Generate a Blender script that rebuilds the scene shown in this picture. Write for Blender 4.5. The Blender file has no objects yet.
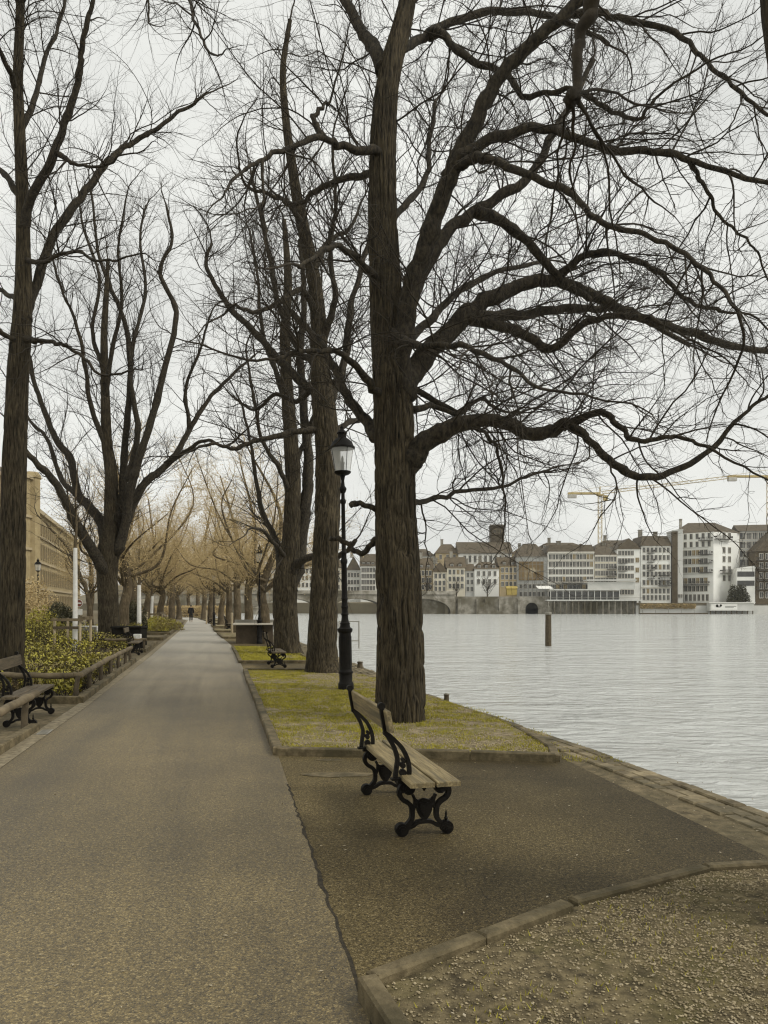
import bpy, math, random
import numpy as np
from math import radians as R, pi, sin, cos

# ------------------------------------------------------------------ camera constants (metres, pixels)
W, HH = 768, 1024
F, CX, HOR, EYE = 770.0, 384.0, 606.0, 1.65
sc = bpy.context.scene
C = sc.collection
def G(u, v, z=0.0):
    y = (EYE - z) * F / (v - HOR)
    return ((u - CX) / F * y, y)
def A(u, v, y):
    return ((u - CX) / F * y, y, EYE - (v - HOR) / F * y)

# ------------------------------------------------------------------ materials
def mat(name, c1, c2=None, scale=5.0, rough=0.8, bump=0.0, bscale=None, detail=6.0, stretch=(1, 1, 1), c3=None,
        scale3=0.5, spec=0.35, metal=0.0, bdist=0.02, lo=0.35, hi=0.65, lo3=0.42, hi3=0.62):
    m = bpy.data.materials.new(name); m.use_nodes = True
    nt = m.node_tree; N = nt.nodes; L = nt.links
    b = N['Principled BSDF']
    b.inputs['Roughness'].default_value = rough
    b.inputs['Metallic'].default_value = metal
    b.inputs['Specular IOR Level'].default_value = spec
    if c2 is None: c2 = tuple(x * 0.75 for x in c1)
    tc = N.new('ShaderNodeTexCoord'); mp = N.new('ShaderNodeMapping')
    mp.inputs['Scale'].default_value = stretch
    L.new(tc.outputs['Object'], mp.inputs['Vector'])
    def noise(sc_, det):
        n = N.new('ShaderNodeTexNoise'); n.inputs['Scale'].default_value = sc_; n.inputs['Detail'].default_value = det
        n.inputs['Roughness'].default_value = 0.62
        L.new(mp.outputs[0], n.inputs['Vector']); return n
    n1 = noise(scale, detail)
    rp = N.new('ShaderNodeValToRGB'); rp.color_ramp.elements[0].position = lo; rp.color_ramp.elements[1].position = hi
    rp.color_ramp.elements[0].color = (*c1, 1); rp.color_ramp.elements[1].color = (*c2, 1)
    L.new(n1.outputs['Fac'], rp.inputs['Fac'])
    col = rp.outputs['Color']
    if c3 is not None:
        n3 = noise(scale3, 5.0)
        r3 = N.new('ShaderNodeMapRange'); r3.inputs['From Min'].default_value = lo3; r3.inputs['From Max'].default_value = hi3
        L.new(n3.outputs['Fac'], r3.inputs['Value'])
        mx = N.new('ShaderNodeMix'); mx.data_type = 'RGBA'
        L.new(r3.outputs['Result'], mx.inputs['Factor']); L.new(col, mx.inputs['A']); mx.inputs['B'].default_value = (*c3, 1)
        col = mx.outputs['Result']
    L.new(col, b.inputs['Base Color'])
    if bump:
        nb = noise(bscale or scale, detail)
        bp = N.new('ShaderNodeBump'); bp.inputs['Strength'].default_value = bump; bp.inputs['Distance'].default_value = bdist
        L.new(nb.outputs['Fac'], bp.inputs['Height']); L.new(bp.outputs['Normal'], b.inputs['Normal'])
    return m

def asphalt_mat(name, base, light, dark, blotch, bs=0.7, spec=0.5, rough=0.72, streak=(1.7, .12), darken_x=None, pale=None, smin=.76, smax=1.16):
    m = bpy.data.materials.new(name); m.use_nodes = True
    nt = m.node_tree; N = nt.nodes; L = nt.links; b = N['Principled BSDF']
    tc = N.new('ShaderNodeTexCoord')
    def noise(s, d, r=0.6):
        n = N.new('ShaderNodeTexNoise'); n.inputs['Scale'].default_value = s; n.inputs['Detail'].default_value = d; n.inputs['Roughness'].default_value = r
        L.new(tc.outputs['Object'], n.inputs['Vector']); return n
    vo = N.new('ShaderNodeTexVoronoi'); vo.inputs['Scale'].default_value = 150; L.new(tc.outputs['Object'], vo.inputs['Vector'])
    sep = N.new('ShaderNodeSeparateColor'); L.new(vo.outputs['Color'], sep.inputs['Color'])
    rp = N.new('ShaderNodeValToRGB'); e = rp.color_ramp.elements
    e[0].position = 0.0; e[0].color = (*dark, 1); e[1].position = 1.0; e[1].color = (*light, 1)
    k = e.new(0.35); k.color = (*base, 1); k = e.new(0.8); k.color = (*[x * 1.25 for x in base], 1)
    L.new(sep.outputs['Red'], rp.inputs['Fac'])
    n2 = noise(42, 5); mr2 = N.new('ShaderNodeMapRange'); mr2.inputs['From Min'].default_value = .35; mr2.inputs['From Max'].default_value = .65
    mr2.inputs['To Min'].default_value = .62; mr2.inputs['To Max'].default_value = 1.35
    L.new(n2.outputs['Fac'], mr2.inputs['Value'])
    mu = N.new('ShaderNodeMix'); mu.data_type = 'RGBA'; mu.blend_type = 'MULTIPLY'; mu.inputs['Factor'].default_value = 1
    L.new(rp.outputs['Color'], mu.inputs['A']); L.new(mr2.outputs['Result'], mu.inputs['B'])
    n1 = noise(bs, 7); mr = N.new('ShaderNodeMapRange'); mr.inputs['From Min'].default_value = .38; mr.inputs['From Max'].default_value = .66
    L.new(n1.outputs['Fac'], mr.inputs['Value'])
    mx = N.new('ShaderNodeMix'); mx.data_type = 'RGBA'; mx.blend_type = 'MULTIPLY'
    L.new(mr.outputs['Result'], mx.inputs['Factor']); L.new(mu.outputs['Result'], mx.inputs['A']); mx.inputs['B'].default_value = (*blotch, 1)
    m2 = N.new('ShaderNodeMapping'); m2.inputs['Rotation'].default_value = (0, 0, R(-12.2)); L.new(tc.outputs['Object'], m2.inputs['Vector'])
    m3 = N.new('ShaderNodeMapping'); m3.inputs['Scale'].default_value = (streak[0], streak[1], 1)
    L.new(m2.outputs[0], m3.inputs['Vector'])
    n4 = N.new('ShaderNodeTexNoise'); n4.inputs['Scale'].default_value = 1.0; n4.inputs['Detail'].default_value = 7; n4.inputs['Roughness'].default_value = .6; n4.inputs['Distortion'].default_value = .6
    L.new(m3.outputs[0], n4.inputs['Vector'])
    r4 = N.new('ShaderNodeMapRange'); r4.inputs['From Min'].default_value = .36; r4.inputs['From Max'].default_value = .64; r4.inputs['To Min'].default_value = smin; r4.inputs['To Max'].default_value = smax
    L.new(n4.outputs['Fac'], r4.inputs['Value'])
    m5 = N.new('ShaderNodeMix'); m5.data_type = 'RGBA'; m5.blend_type = 'MULTIPLY'; m5.inputs['Factor'].default_value = 1
    L.new(mx.outputs['Result'], m5.inputs['A']); L.new(r4.outputs['Result'], m5.inputs['B'])
    out = m5.outputs['Result']
    if pale:   # paler far stretch: part surface tone, part grazing sky sheen put into the colour
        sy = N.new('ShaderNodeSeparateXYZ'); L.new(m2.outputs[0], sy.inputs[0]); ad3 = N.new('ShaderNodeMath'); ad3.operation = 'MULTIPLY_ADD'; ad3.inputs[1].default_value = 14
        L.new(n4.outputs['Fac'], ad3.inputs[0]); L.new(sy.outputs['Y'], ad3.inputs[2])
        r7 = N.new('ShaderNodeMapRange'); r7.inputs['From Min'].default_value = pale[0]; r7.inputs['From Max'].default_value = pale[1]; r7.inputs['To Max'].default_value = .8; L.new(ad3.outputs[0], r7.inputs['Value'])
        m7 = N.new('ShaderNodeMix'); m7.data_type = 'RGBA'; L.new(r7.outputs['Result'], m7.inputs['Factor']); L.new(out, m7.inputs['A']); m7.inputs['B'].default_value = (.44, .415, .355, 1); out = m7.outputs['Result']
    if darken_x:   # asphalt colour gets darker towards the river
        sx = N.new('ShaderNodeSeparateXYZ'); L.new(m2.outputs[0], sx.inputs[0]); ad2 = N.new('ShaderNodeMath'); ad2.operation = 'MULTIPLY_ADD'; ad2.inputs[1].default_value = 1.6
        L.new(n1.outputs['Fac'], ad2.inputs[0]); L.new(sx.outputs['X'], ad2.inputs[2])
        r6 = N.new('ShaderNodeMapRange'); r6.inputs['From Min'].default_value = darken_x[0]; r6.inputs['From Max'].default_value = darken_x[1]; r6.inputs['To Min'].default_value = 1.05; r6.inputs['To Max'].default_value = .5
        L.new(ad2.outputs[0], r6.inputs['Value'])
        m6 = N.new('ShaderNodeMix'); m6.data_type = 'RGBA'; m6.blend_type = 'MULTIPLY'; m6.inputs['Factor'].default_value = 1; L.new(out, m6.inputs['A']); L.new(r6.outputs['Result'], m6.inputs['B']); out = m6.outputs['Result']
    L.new(out, b.inputs['Base Color'])
    b.inputs['Roughness'].default_value = rough; b.inputs['Specular IOR Level'].default_value = spec
    bp = N.new('ShaderNodeBump'); bp.inputs['Strength'].default_value = .5; bp.inputs['Distance'].default_value = .004
    ad = N.new('ShaderNodeMath'); ad.operation = 'ADD'
    L.new(vo.outputs['Distance'], ad.inputs[0]); L.new(n2.outputs['Fac'], ad.inputs[1])
    L.new(ad.outputs[0], bp.inputs['Height']); L.new(bp.outputs['Normal'], b.inputs['Normal'])
    return m

def bark_mat(name, dark, light, sc_=1.0):
    m = bpy.data.materials.new(name); m.use_nodes = True
    nt = m.node_tree; N = nt.nodes; L = nt.links; b = N['Principled BSDF']
    tc = N.new('ShaderNodeTexCoord'); mp = N.new('ShaderNodeMapping'); mp.inputs['Scale'].default_value = (1, 1, .09)
    L.new(tc.outputs['Object'], mp.inputs['Vector'])
    n = N.new('ShaderNodeTexNoise'); n.inputs['Scale'].default_value = 44 * sc_; n.inputs['Detail'].default_value = 7; n.inputs['Roughness'].default_value = .65
    L.new(mp.outputs[0], n.inputs['Vector'])
    n2 = N.new('ShaderNodeTexNoise'); n2.inputs['Scale'].default_value = 2.2; n2.inputs['Detail'].default_value = 5
    L.new(tc.outputs['Object'], n2.inputs['Vector'])
    rp = N.new('ShaderNodeValToRGB'); e = rp.color_ramp.elements
    e[0].position = .36; e[0].color = (*dark, 1); e[1].position = .66; e[1].color = (*light, 1)
    L.new(n.outputs['Fac'], rp.inputs['Fac'])
    mr = N.new('ShaderNodeMapRange'); mr.inputs['From Min'].default_value = .35; mr.inputs['From Max'].default_value = .7
    mr.inputs['To Min'].default_value = .7; mr.inputs['To Max'].default_value = 1.25; L.new(n2.outputs['Fac'], mr.inputs['Value'])
    mu = N.new('ShaderNodeMix'); mu.data_type = 'RGBA'; mu.blend_type = 'MULTIPLY'; mu.inputs['Factor'].default_value = 1
    L.new(rp.outputs['Color'], mu.inputs['A']); L.new(mr.outputs['Result'], mu.inputs['B'])
    L.new(mu.outputs['Result'], b.inputs['Base Color'])
    b.inputs['Roughness'].default_value = .9; b.inputs['Specular IOR Level'].default_value = .2
    bp = N.new('ShaderNodeBump'); bp.inputs['Strength'].default_value = .8; bp.inputs['Distance'].default_value = .03
    L.new(n.outputs['Fac'], bp.inputs['Height']); L.new(bp.outputs['Normal'], b.inputs['Normal'])
    return m

def water_mat():
    m = bpy.data.materials.new('river_water'); m.use_nodes = True
    nt = m.node_tree; N = nt.nodes; L = nt.links; b = N['Principled BSDF']
    b.inputs['Base Color'].default_value = (.5, .505, .475, 1); b.inputs['Roughness'].default_value = .12
    b.inputs['IOR'].default_value = 1.33; b.inputs['Specular IOR Level'].default_value = .5
    tc = N.new('ShaderNodeTexCoord')
    def noise(s, st, d=5, dist=0.0):
        mp = N.new('ShaderNodeMapping'); mp.inputs['Scale'].default_value = st; mp.inputs['Rotation'].default_value = (0, 0, R(12))
        L.new(tc.outputs['Object'], mp.inputs['Vector'])
        n = N.new('ShaderNodeTexNoise'); n.inputs['Scale'].default_value = s; n.inputs['Detail'].default_value = d
        n.inputs['Distortion'].default_value = dist
        L.new(mp.outputs[0], n.inputs['Vector']); return n
    a = noise(2.4, (.6, 1.15, 1), 7, .6); c = noise(.4, (.5, 1, 1), 5, .9)
    ad = N.new('ShaderNodeMath'); ad.operation = 'MULTIPLY_ADD'; ad.inputs[1].default_value = 2.0
    L.new(c.outputs['Fac'], ad.inputs[0]); L.new(a.outputs['Fac'], ad.inputs[2])
    bp = N.new('ShaderNodeBump'); bp.inputs['Strength'].default_value = 1.0; bp.inputs['Distance'].default_value = .22
    L.new(ad.outputs[0], bp.inputs['Height']); L.new(bp.outputs['Normal'], b.inputs['Normal'])
    return m

M = {}
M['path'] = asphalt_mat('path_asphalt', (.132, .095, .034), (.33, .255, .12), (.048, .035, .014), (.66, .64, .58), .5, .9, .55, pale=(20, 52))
M['apron'] = asphalt_mat('apron_asphalt', (.125, .094, .038), (.32, .25, .13), (.045, .033, .014), (.46, .44, .4), .35, .25, .75, (.5, .4), darken_x=(1.9, 3.9), smin=.62, smax=1.15)
M['soil'] = mat('bed_soil', (.12, .093, .05), (.33, .265, .16), 9, .95, .8, 30, 8, c3=(.17, .145, .035), scale3=3.2, lo3=.47, hi3=.6)
M['ground'] = mat('park_ground', (.075, .058, .03), (.23, .18, .1), 9, .95, .8, 30, 9, c3=(.07, .058, .028), scale3=1.4, lo3=.4, hi3=.7)
M['gravelbed'] = mat('gravel_soil', (.05, .038, .018), (.21, .165, .085), 14, .95, .8, 40, 8, c3=(.10, .085, .025), scale3=1.2, lo3=.52, hi3=.7)
M['kerb'] = mat('kerb_stone', (.085, .065, .032), (.21, .165, .09), 10, .85, .6, 40, 8, c3=(.06, .048, .022), scale3=2.2)
M['coping'] = mat('quay_stone', (.085, .064, .032), (.33, .265, .155), 3.5, .8, .5, 30, 8, c3=(.08, .066, .035), scale3=1.3)
M['bark'] = bark_mat('linden_bark', (.008, .0065, .004), (.098, .077, .045))
M['sandwin'] = mat('stone_window_frame', (.2, .155, .08), (.27, .21, .115), 2, .85)
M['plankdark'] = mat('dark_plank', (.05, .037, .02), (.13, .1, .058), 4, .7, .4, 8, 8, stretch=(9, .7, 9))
M['tanleaf'] = mat('dry_tan_leaf', (.38, .28, .12), (.62, .48, .25), 1.5, .75)
M['twig'] = mat('twig_bark', (.018, .014, .008), (.042, .032, .019), 9, .85, .4, 30, 5)
M['limb'] = mat('limb_bark', (.008, .0065, .004), (.06, .047, .028), 22, .9, .9, 26, 7, stretch=(1, 1, .5), bdist=.025)
M['tan'] = mat('tan_twigs', (.34, .25, .115), (.55, .42, .21), 2, .85)
M['bark2'] = bark_mat('far_bark', (.06, .046, .026), (.17, .13, .078), .7)
M['iron'] = mat('black_iron', (.005, .004, .003), (.011, .009, .006), 12, .6, .3, 40, 4, spec=.15)
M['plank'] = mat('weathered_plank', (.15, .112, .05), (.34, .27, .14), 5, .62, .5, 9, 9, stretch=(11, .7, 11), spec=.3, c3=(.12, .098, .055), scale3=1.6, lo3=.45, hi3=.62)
M['rail'] = mat('weathered_rail', (.085, .065, .036), (.2, .155, .09), 3, .8, .5, 20, 8)
M['post'] = mat('dark_post', (.05, .038, .022), (.11, .085, .05), 6, .85, .4)
M['stake'] = mat('pale_stake', (.36, .29, .18), (.46, .38, .25), 5, .8)
M['white'] = mat('white_paint', (.74, .73, .68), (.62, .6, .55), 6, .7)
M['glass'] = None
M['lampglass'] = None
M['concrete'] = mat('concrete_slab', (.38, .35, .28), (.48, .44, .36), 6, .75, .3)
M['darkbrown'] = mat('brown_support', (.055, .04, .022), (.085, .062, .036), 5, .75)
M['black'] = mat('black_plastic', (.009, .008, .006), (.016, .014, .01), 5, .7, spec=.05)
M['grey'] = mat('grey_metal', (.2, .185, .15), (.28, .265, .22), 5, .55)
M['sand'] = mat('sandstone_wall', (.26, .2, .1), (.35, .275, .145), 1.2, .85)
M['sandtrim'] = mat('sandstone_trim', (.33, .265, .155), (.4, .325, .2), 2, .85)
M['roofdark'] = mat('dark_roof', (.07, .055, .035), (.12, .095, .06), 1, .8)
M['roofbrown'] = mat('brown_roof', (.085, .064, .038), (.13, .1, .06), 1.2, .85)
M['wallwhite'] = mat('white_render', (.76, .75, .69), (.82, .81, .76), .3, .85)
M['wallgrey'] = mat('grey_render', (.5, .5, .46), (.6, .59, .55), .3, .85)
M['wallcream'] = mat('cream_render', (.68, .62, .48), (.76, .7, .57), .3, .85)
M['walltan'] = mat('tan_render', (.42, .33, .18), (.5, .4, .24), .3, .85)
M['stone'] = mat('grey_stone', (.15, .135, .1), (.42, .39, .33), .55, .9, .4, 2, 9, c3=(.11, .095, .06), scale3=.12)
M['pane'] = mat('dark_pane', (.03, .03, .028), (.07, .066, .055), .5, .15, spec=.6)
M['amber'] = mat('amber_pane', (.3, .21, .07), (.16, .12, .06), .4, .4)
M['trim'] = mat('window_trim', (.5, .47, .4), (.6, .57, .5), 1, .8)
M['balcony'] = mat('balcony_metal', (.06, .055, .045), (.1, .09, .075), 1, .6)
M['banner'] = mat('brown_banner', (.19, .125, .05), (.26, .18, .08), .25, .8, c3=(.5, .42, .28), scale3=.12, lo3=.55, hi3=.6)
M['net'] = mat('scaffold_net', (.38, .38, .36), (.5, .5, .47), .6, .9)
M['yellow'] = mat('yellow_sheet', (.42, .32, .08), (.36, .27, .08), 1, .7)
M['crane'] = mat('crane_yellow', (.5, .38, .15), (.44, .34, .15), 1, .6)
M['concretegrey'] = mat('crane_weight', (.4, .38, .33), (.5, .48, .43), 1, .8)
M['leaf'] = mat('shrub_leaf', (.25, .225, .03), (.5, .44, .06), 3.0, .6, c3=(.16, .12, .045), scale3=1.1, lo3=.46, hi3=.62)
M['grass'] = mat('grass_blade', (.2, .178, .018), (.42, .365, .035), 5, .7)
M['darkleaf'] = mat('dark_leaf', (.03, .028, .012), (.065, .06, .022), 3, .7)
M['pebble'] = mat('pebble', (.12, .092, .045), (.45, .37, .23), 38, .8)
M['litter'] = mat('dry_leaf', (.45, .39, .28), (.2, .15, .08), 3, .8)
M['water'] = water_mat()
M['coat'] = mat('dark_coat', (.012, .012, .013), (.025, .024, .024), 8, .85)
M['skin'] = mat('skin', (.45, .3, .2), (.5, .34, .23), 8, .6)
M['signred'] = mat('no_entry_red', (.16, .04, .025), (.18, .05, .03), 5, .5)
M['hill'] = mat('hill_ground', (.12, .10, .06), (.2, .17, .11), .05, .95)
M['joint'] = mat('asphalt_joint', (.016, .013, .008), (.045, .035, .02), 30, .95)
def glass(name, alpha, col, rough=.05):
    m = bpy.data.materials.new(name); m.use_nodes = True; b = m.node_tree.nodes['Principled BSDF']
    b.inputs['Base Color'].default_value = (*col, 1); b.inputs['Roughness'].default_value = rough; b.inputs['Alpha'].default_value = alpha
    b.inputs['Specular IOR Level'].default_value = .6
    nt = m.node_tree; tc = nt.nodes.new('ShaderNodeTexCoord'); n = nt.nodes.new('ShaderNodeTexNoise'); n.inputs['Scale'].default_value = 6
    mr = nt.nodes.new('ShaderNodeMapRange'); mr.inputs['To Min'].default_value = rough * .6; mr.inputs['To Max'].default_value = rough * 2
    nt.links.new(tc.outputs['Object'], n.inputs['Vector']); nt.links.new(n.outputs['Fac'], mr.inputs['Value']); nt.links.new(mr.outputs['Result'], b.inputs['Roughness'])
    return m
M['lampglass'] = glass('lantern_glass', .34, (.85, .85, .8), .15)

# ------------------------------------------------------------------ mesh builder
class MB:
    def __init__(s): s.v = []; s.f = []
    def add(s, vs, fs):
        o = len(s.v); s.v.extend([tuple(map(float, p)) for p in vs]); s.f.extend([tuple(i + o for i in f) for f in fs]); return s
    def box(s, x0, x1, y0, y1, z0, z1, bev=0.0):
        if bev:
            return s.bbox(x0, x1, y0, y1, z0, z1, bev)
        v = [(x, y, z) for z in (z0, z1) for y in (y0, y1) for x in (x0, x1)]
        return s.add(v, [(0, 2, 3, 1), (4, 5, 7, 6), (0, 1, 5, 4), (2, 6, 7, 3), (0, 4, 6, 2), (1, 3, 7, 5)])
    def bbox(s, x0, x1, y0, y1, z0, z1, b):   # box with chamfered upper edges
        v = [(x0, y0, z0), (x1, y0, z0), (x1, y1, z0), (x0, y1, z0), (x0, y0, z1 - b), (x1, y0, z1 - b), (x1, y1, z1 - b), (x0, y1, z1 - b),
             (x0 + b, y0 + b, z1), (x1 - b, y0 + b, z1), (x1 - b, y1 - b, z1), (x0 + b, y1 - b, z1)]
        f = [(3, 2, 1, 0), (8, 9, 10, 11)]
        for k in range(4):
            n = (k + 1) % 4; f += [(k, n, 4 + n, 4 + k), (4 + k, 4 + n, 8 + n, 8 + k)]
        return s.add(v, f)
    def obox(s, p, q, w, z0, z1, b=0.01, side=0.0):   # block along ground segment p-q, width w (side shifts sideways)
        p = np.array(p, float)[:2]; q = np.array(q, float)[:2]; d = q - p; L = np.linalg.norm(d); d /= L; n = np.array([-d[1], d[0]])
        m = MB().bbox(0, L, -w / 2 + side, w / 2 + side, z0, z1, b)
        return s.add([(*(p + d * x + n * y), z) for x, y, z in m.v], m.f)
    def lathe(s, prof, n=20, cx=0, cy=0):
        vs = []; fs = []; k = len(prof)
        for r, z in prof:
            for i in range(n):
                a = 2 * pi * i / n; vs.append((cx + r * cos(a), cy + r * sin(a), z))
        for j in range(k - 1):
            for i in range(n):
                i2 = (i + 1) % n; fs.append((j * n + i, j * n + i2, (j + 1) * n + i2, (j + 1) * n + i))
        fs.append(tuple(range(n))[::-1]); fs.append(tuple((k - 1) * n + i for i in range(n)))
        return s.add(vs, fs)
    def tube(s, pts, rad, n=8):
        P = np.array(pts, float); r = np.broadcast_to(np.array(rad, float), (len(P),))
        v, f = tube_arrays(P[None], r[None], n)
        s.add(v, f)
        o = len(P) * n; b = len(s.v) - o
        s.f.append(tuple(b + i for i in range(n))[::-1]); s.f.append(tuple(b + o - n + i for i in range(n)))
        return s
    def ribbon(s, pts, hw, y0, y1):   # flat bar following a curve in the x-z plane
        P = np.array(pts, float); n = len(P); hw = np.broadcast_to(np.array(hw, float), (n,))
        T = np.gradient(P, axis=0); T /= np.linalg.norm(T, axis=1)[:, None] + 1e-9; Nn = np.stack([-T[:, 1], T[:, 0]], 1)
        a = P + Nn * hw[:, None]; b = P - Nn * hw[:, None]; vs = []; fs = []
        for i in range(n):
            vs += [(a[i, 0], y0, a[i, 1]), (b[i, 0], y0, b[i, 1]), (b[i, 0], y1, b[i, 1]), (a[i, 0], y1, a[i, 1])]
        for i in range(n - 1):
            for k in range(4):
                k2 = (k + 1) % 4; fs.append((4 * i + k, 4 * i + k2, 4 * i + 4 + k2, 4 * i + 4 + k))
        fs += [(3, 2, 1, 0), tuple(4 * (n - 1) + k for k in range(4))]
        return s.add(vs, fs)
    def prism(s, poly, y0, y1):       # polygon in x-z extruded along y
        n = len(poly); vs = [(x, y0, z) for x, z in poly] + [(x, y1, z) for x, z in poly]
        fs = [tuple(range(n)), tuple(range(2 * n - 1, n - 1, -1))] + [(i, i + n, (i + 1) % n + n, (i + 1) % n) for i in range(n)]
        return s.add(vs, fs)
    def slab(s, poly, z0, z1):        # polygon in x-y extruded along z
        n = len(poly); vs = [(x, y, z0) for x, y in poly] + [(x, y, z1) for x, y in poly]
        fs = [tuple(range(n))[::-1], tuple(range(n, 2 * n))] + [(i, (i + 1) % n, (i + 1) % n + n, i + n) for i in range(n)]
        return s.add(vs, fs)
    def disc(s, x, z, r, y0, y1, n=16):
        return s.prism([(x + r * cos(2 * pi * i / n), z + r * sin(2 * pi * i / n)) for i in range(n)], y0, y1)
    def build(s, name, m, parent=None, smooth=False, fix=False):
        me = bpy.data.meshes.new(name); me.from_pydata(s.v, [], s.f); me.materials.append(m)
        if fix:
            import bmesh
            bm = bmesh.new(); bm.from_mesh(me); bmesh.ops.recalc_face_normals(bm, faces=bm.faces); bm.to_mesh(me); bm.free()
        if smooth:
            me.polygons.foreach_set('use_smooth', [True] * len(me.polygons)); me.set_sharp_from_angle(angle=R(40))
        return link(name, me, parent)
def link(name, me, parent=None):
    o = bpy.data.objects.new(name, me); C.objects.link(o)
    if parent is not None: o.parent = parent
    return o
def np_mesh(name, v, f, m, parent=None, smooth=False):
    me = bpy.data.meshes.new(name); k = f.shape[1]
    me.vertices.add(len(v)); me.vertices.foreach_set('co', np.ascontiguousarray(v, np.float32).ravel())
    me.loops.add(f.size); me.loops.foreach_set('vertex_index', np.ascontiguousarray(f, np.int32).ravel())
    me.polygons.add(len(f)); me.polygons.foreach_set('loop_start', np.arange(0, f.size, k, dtype=np.int32))
    if smooth: me.polygons.foreach_set('use_smooth', np.ones(len(f), bool))
    me.update(calc_edges=True); me.materials.append(m)
    return link(name, me, parent)
def thing(name, label, cat, loc=(0, 0, 0), rz=0.0, group=None):
    o = bpy.data.objects.new(name, None); C.objects.link(o); o.location = loc if len(loc) == 3 else (*loc, 0); o.rotation_euler = (0, 0, rz)
    return tag(o, label, cat, group)
def tag(o, label, cat=None, group=None):
    o['label'] = label
    if cat: o['category'] = cat
    if group: o['group'] = group
    return o
def struct(o, kind='structure', label=None, cat=None):
    o['kind'] = kind
    if label: o['label'] = label
    if cat: o['category'] = cat
    return o
def dup(root, loc=None, rz=None, s=None, label=None):
    r = root.copy(); C.objects.link(r)
    if loc is not None: r.location = loc if len(loc) == 3 else (*loc, 0)
    if rz is not None: r.rotation_euler = (0, 0, rz)
    if s is not None: r.scale = s if hasattr(s, '__len__') else (s, s, s)
    if label: r['label'] = label
    def kids(a, b):
        for ch in list(a.children):
            c = ch.copy(); C.objects.link(c); c.parent = b; kids(ch, c)
    kids(root, r); return r

def crom(P, per=6):
    P = np.array(P, float)
    if len(P) < 3: return np.array([P[0] + (P[-1] - P[0]) * t for t in np.linspace(0, 1, per + 1)])
    E = np.vstack([2 * P[0] - P[1], P, 2 * P[-1] - P[-2]]); out = []
    for i in range(len(P) - 1):
        a, b, c, d = E[i:i + 4]
        for t in np.arange(per) / per:
            out.append(.5 * (2 * b + (c - a) * t + (2 * a - 5 * b + 4 * c - d) * t * t + (-a + 3 * b - 3 * c + d) * t ** 3))
    out.append(P[-1]); return np.array(out)
def resample(P, Rr, n):
    d = np.r_[0, np.cumsum(np.linalg.norm(np.diff(P, axis=0), axis=1))]; t = np.linspace(0, d[-1], n)
    return np.stack([np.interp(t, d, P[:, k]) for k in range(3)], 1), np.interp(t, d, Rr)

# ------------------------------------------------------------------ branch machinery (all vectorised)
def tube_arrays(P, r, sides):
    B, n, _ = P.shape
    T = np.empty_like(P); T[:, 1:-1] = P[:, 2:] - P[:, :-2]; T[:, 0] = P[:, 1] - P[:, 0]; T[:, -1] = P[:, -1] - P[:, -2]
    T /= np.linalg.norm(T, axis=2, keepdims=True) + 1e-9
    ch = P[:, -1] - P[:, 0]; ax = np.argmin(np.abs(ch), axis=1); ref = np.zeros((B, 3)); ref[np.arange(B), ax] = 1
    U = ref[:, None] - (ref[:, None] * T).sum(2, keepdims=True) * T; U /= np.linalg.norm(U, axis=2, keepdims=True) + 1e-9
    V = np.cross(T, U); a = np.arange(sides) * 2 * pi / sides
    ring = P[:, :, None] + r[:, :, None, None] * (np.cos(a)[None, None, :, None] * U[:, :, None] + np.sin(a)[None, None, :, None] * V[:, :, None])
    v = ring.reshape(-1, 3)
    b, j, i = np.meshgrid(np.arange(B), np.arange(n - 1), np.arange(sides), indexing='ij'); i2 = (i + 1) % sides
    base = (b * n + j) * sides
    f = np.stack([base + i, base + i2, base + sides + i2, base + sides + i], -1).reshape(-1, 4)
    return v, f
def children(rng, P, r, gap, t0, ang, length, n, rmax, jit, curv, grav, up, rk=.6, tipk=.35, fall=.65, ends=True):
    B, m, _ = P.shape
    L = np.linalg.norm(np.diff(P, axis=1), axis=2).sum(1)
    cnt = np.floor(L * (1 - t0) / gap + rng.random(B)).astype(int)
    idx = np.repeat(np.arange(B), cnt); t = t0 + (1 - t0) * rng.random(len(idx))
    if ends: idx = np.r_[idx, np.arange(B)]; t = np.r_[t, np.full(B, .999)]
    isend = t > .998
    f = t * (m - 1); i = np.minimum(f.astype(int), m - 2); w = (f - i)[:, None]
    p = P[idx, i] * (1 - w) + P[idx, i + 1] * w; T = P[idx, i + 1] - P[idx, i]; T /= np.linalg.norm(T, axis=1, keepdims=True) + 1e-9
    pr = r[idx, i] * (1 - w[:, 0]) + r[idx, i + 1] * w[:, 0]
    K = len(idx); q = rng.normal(size=(K, 3)); q -= (q * T).sum(1, keepdims=True) * T; q[:, 2] += up; q /= np.linalg.norm(q, axis=1, keepdims=True) + 1e-9
    an = np.radians(rng.normal(ang, 13, K)); an[isend] *= .15
    d = T * np.cos(an)[:, None] + q * np.sin(an)[:, None]; d /= np.linalg.norm(d, axis=1, keepdims=True)
    ln = length * (1.12 - fall * t) * np.exp(rng.normal(0, .32, K)); ln[isend] = length * .8
    r0 = np.minimum(pr * rk, rmax) * rng.uniform(.75, 1.1, K); r0[isend] = np.minimum(pr[isend], rmax * 1.4)
    c = rng.normal(size=(K, 3)); c *= curv / (np.linalg.norm(c, axis=1, keepdims=True) + 1e-9)
    pts = np.empty((K, n, 3)); pts[:, 0] = p; st = (ln / (n - 1))[:, None]; g = grav * rng.normal(1, .8, K)
    for k in range(1, n):
        d = d + c / n + rng.normal(0, jit, (K, 3)); d[:, 2] += g / n
        d /= np.linalg.norm(d, axis=1, keepdims=True); pts[:, k] = pts[:, k - 1] + d * st
    rr = r0[:, None] * np.linspace(1, tipk, n)[None]
    return pts, rr
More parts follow.
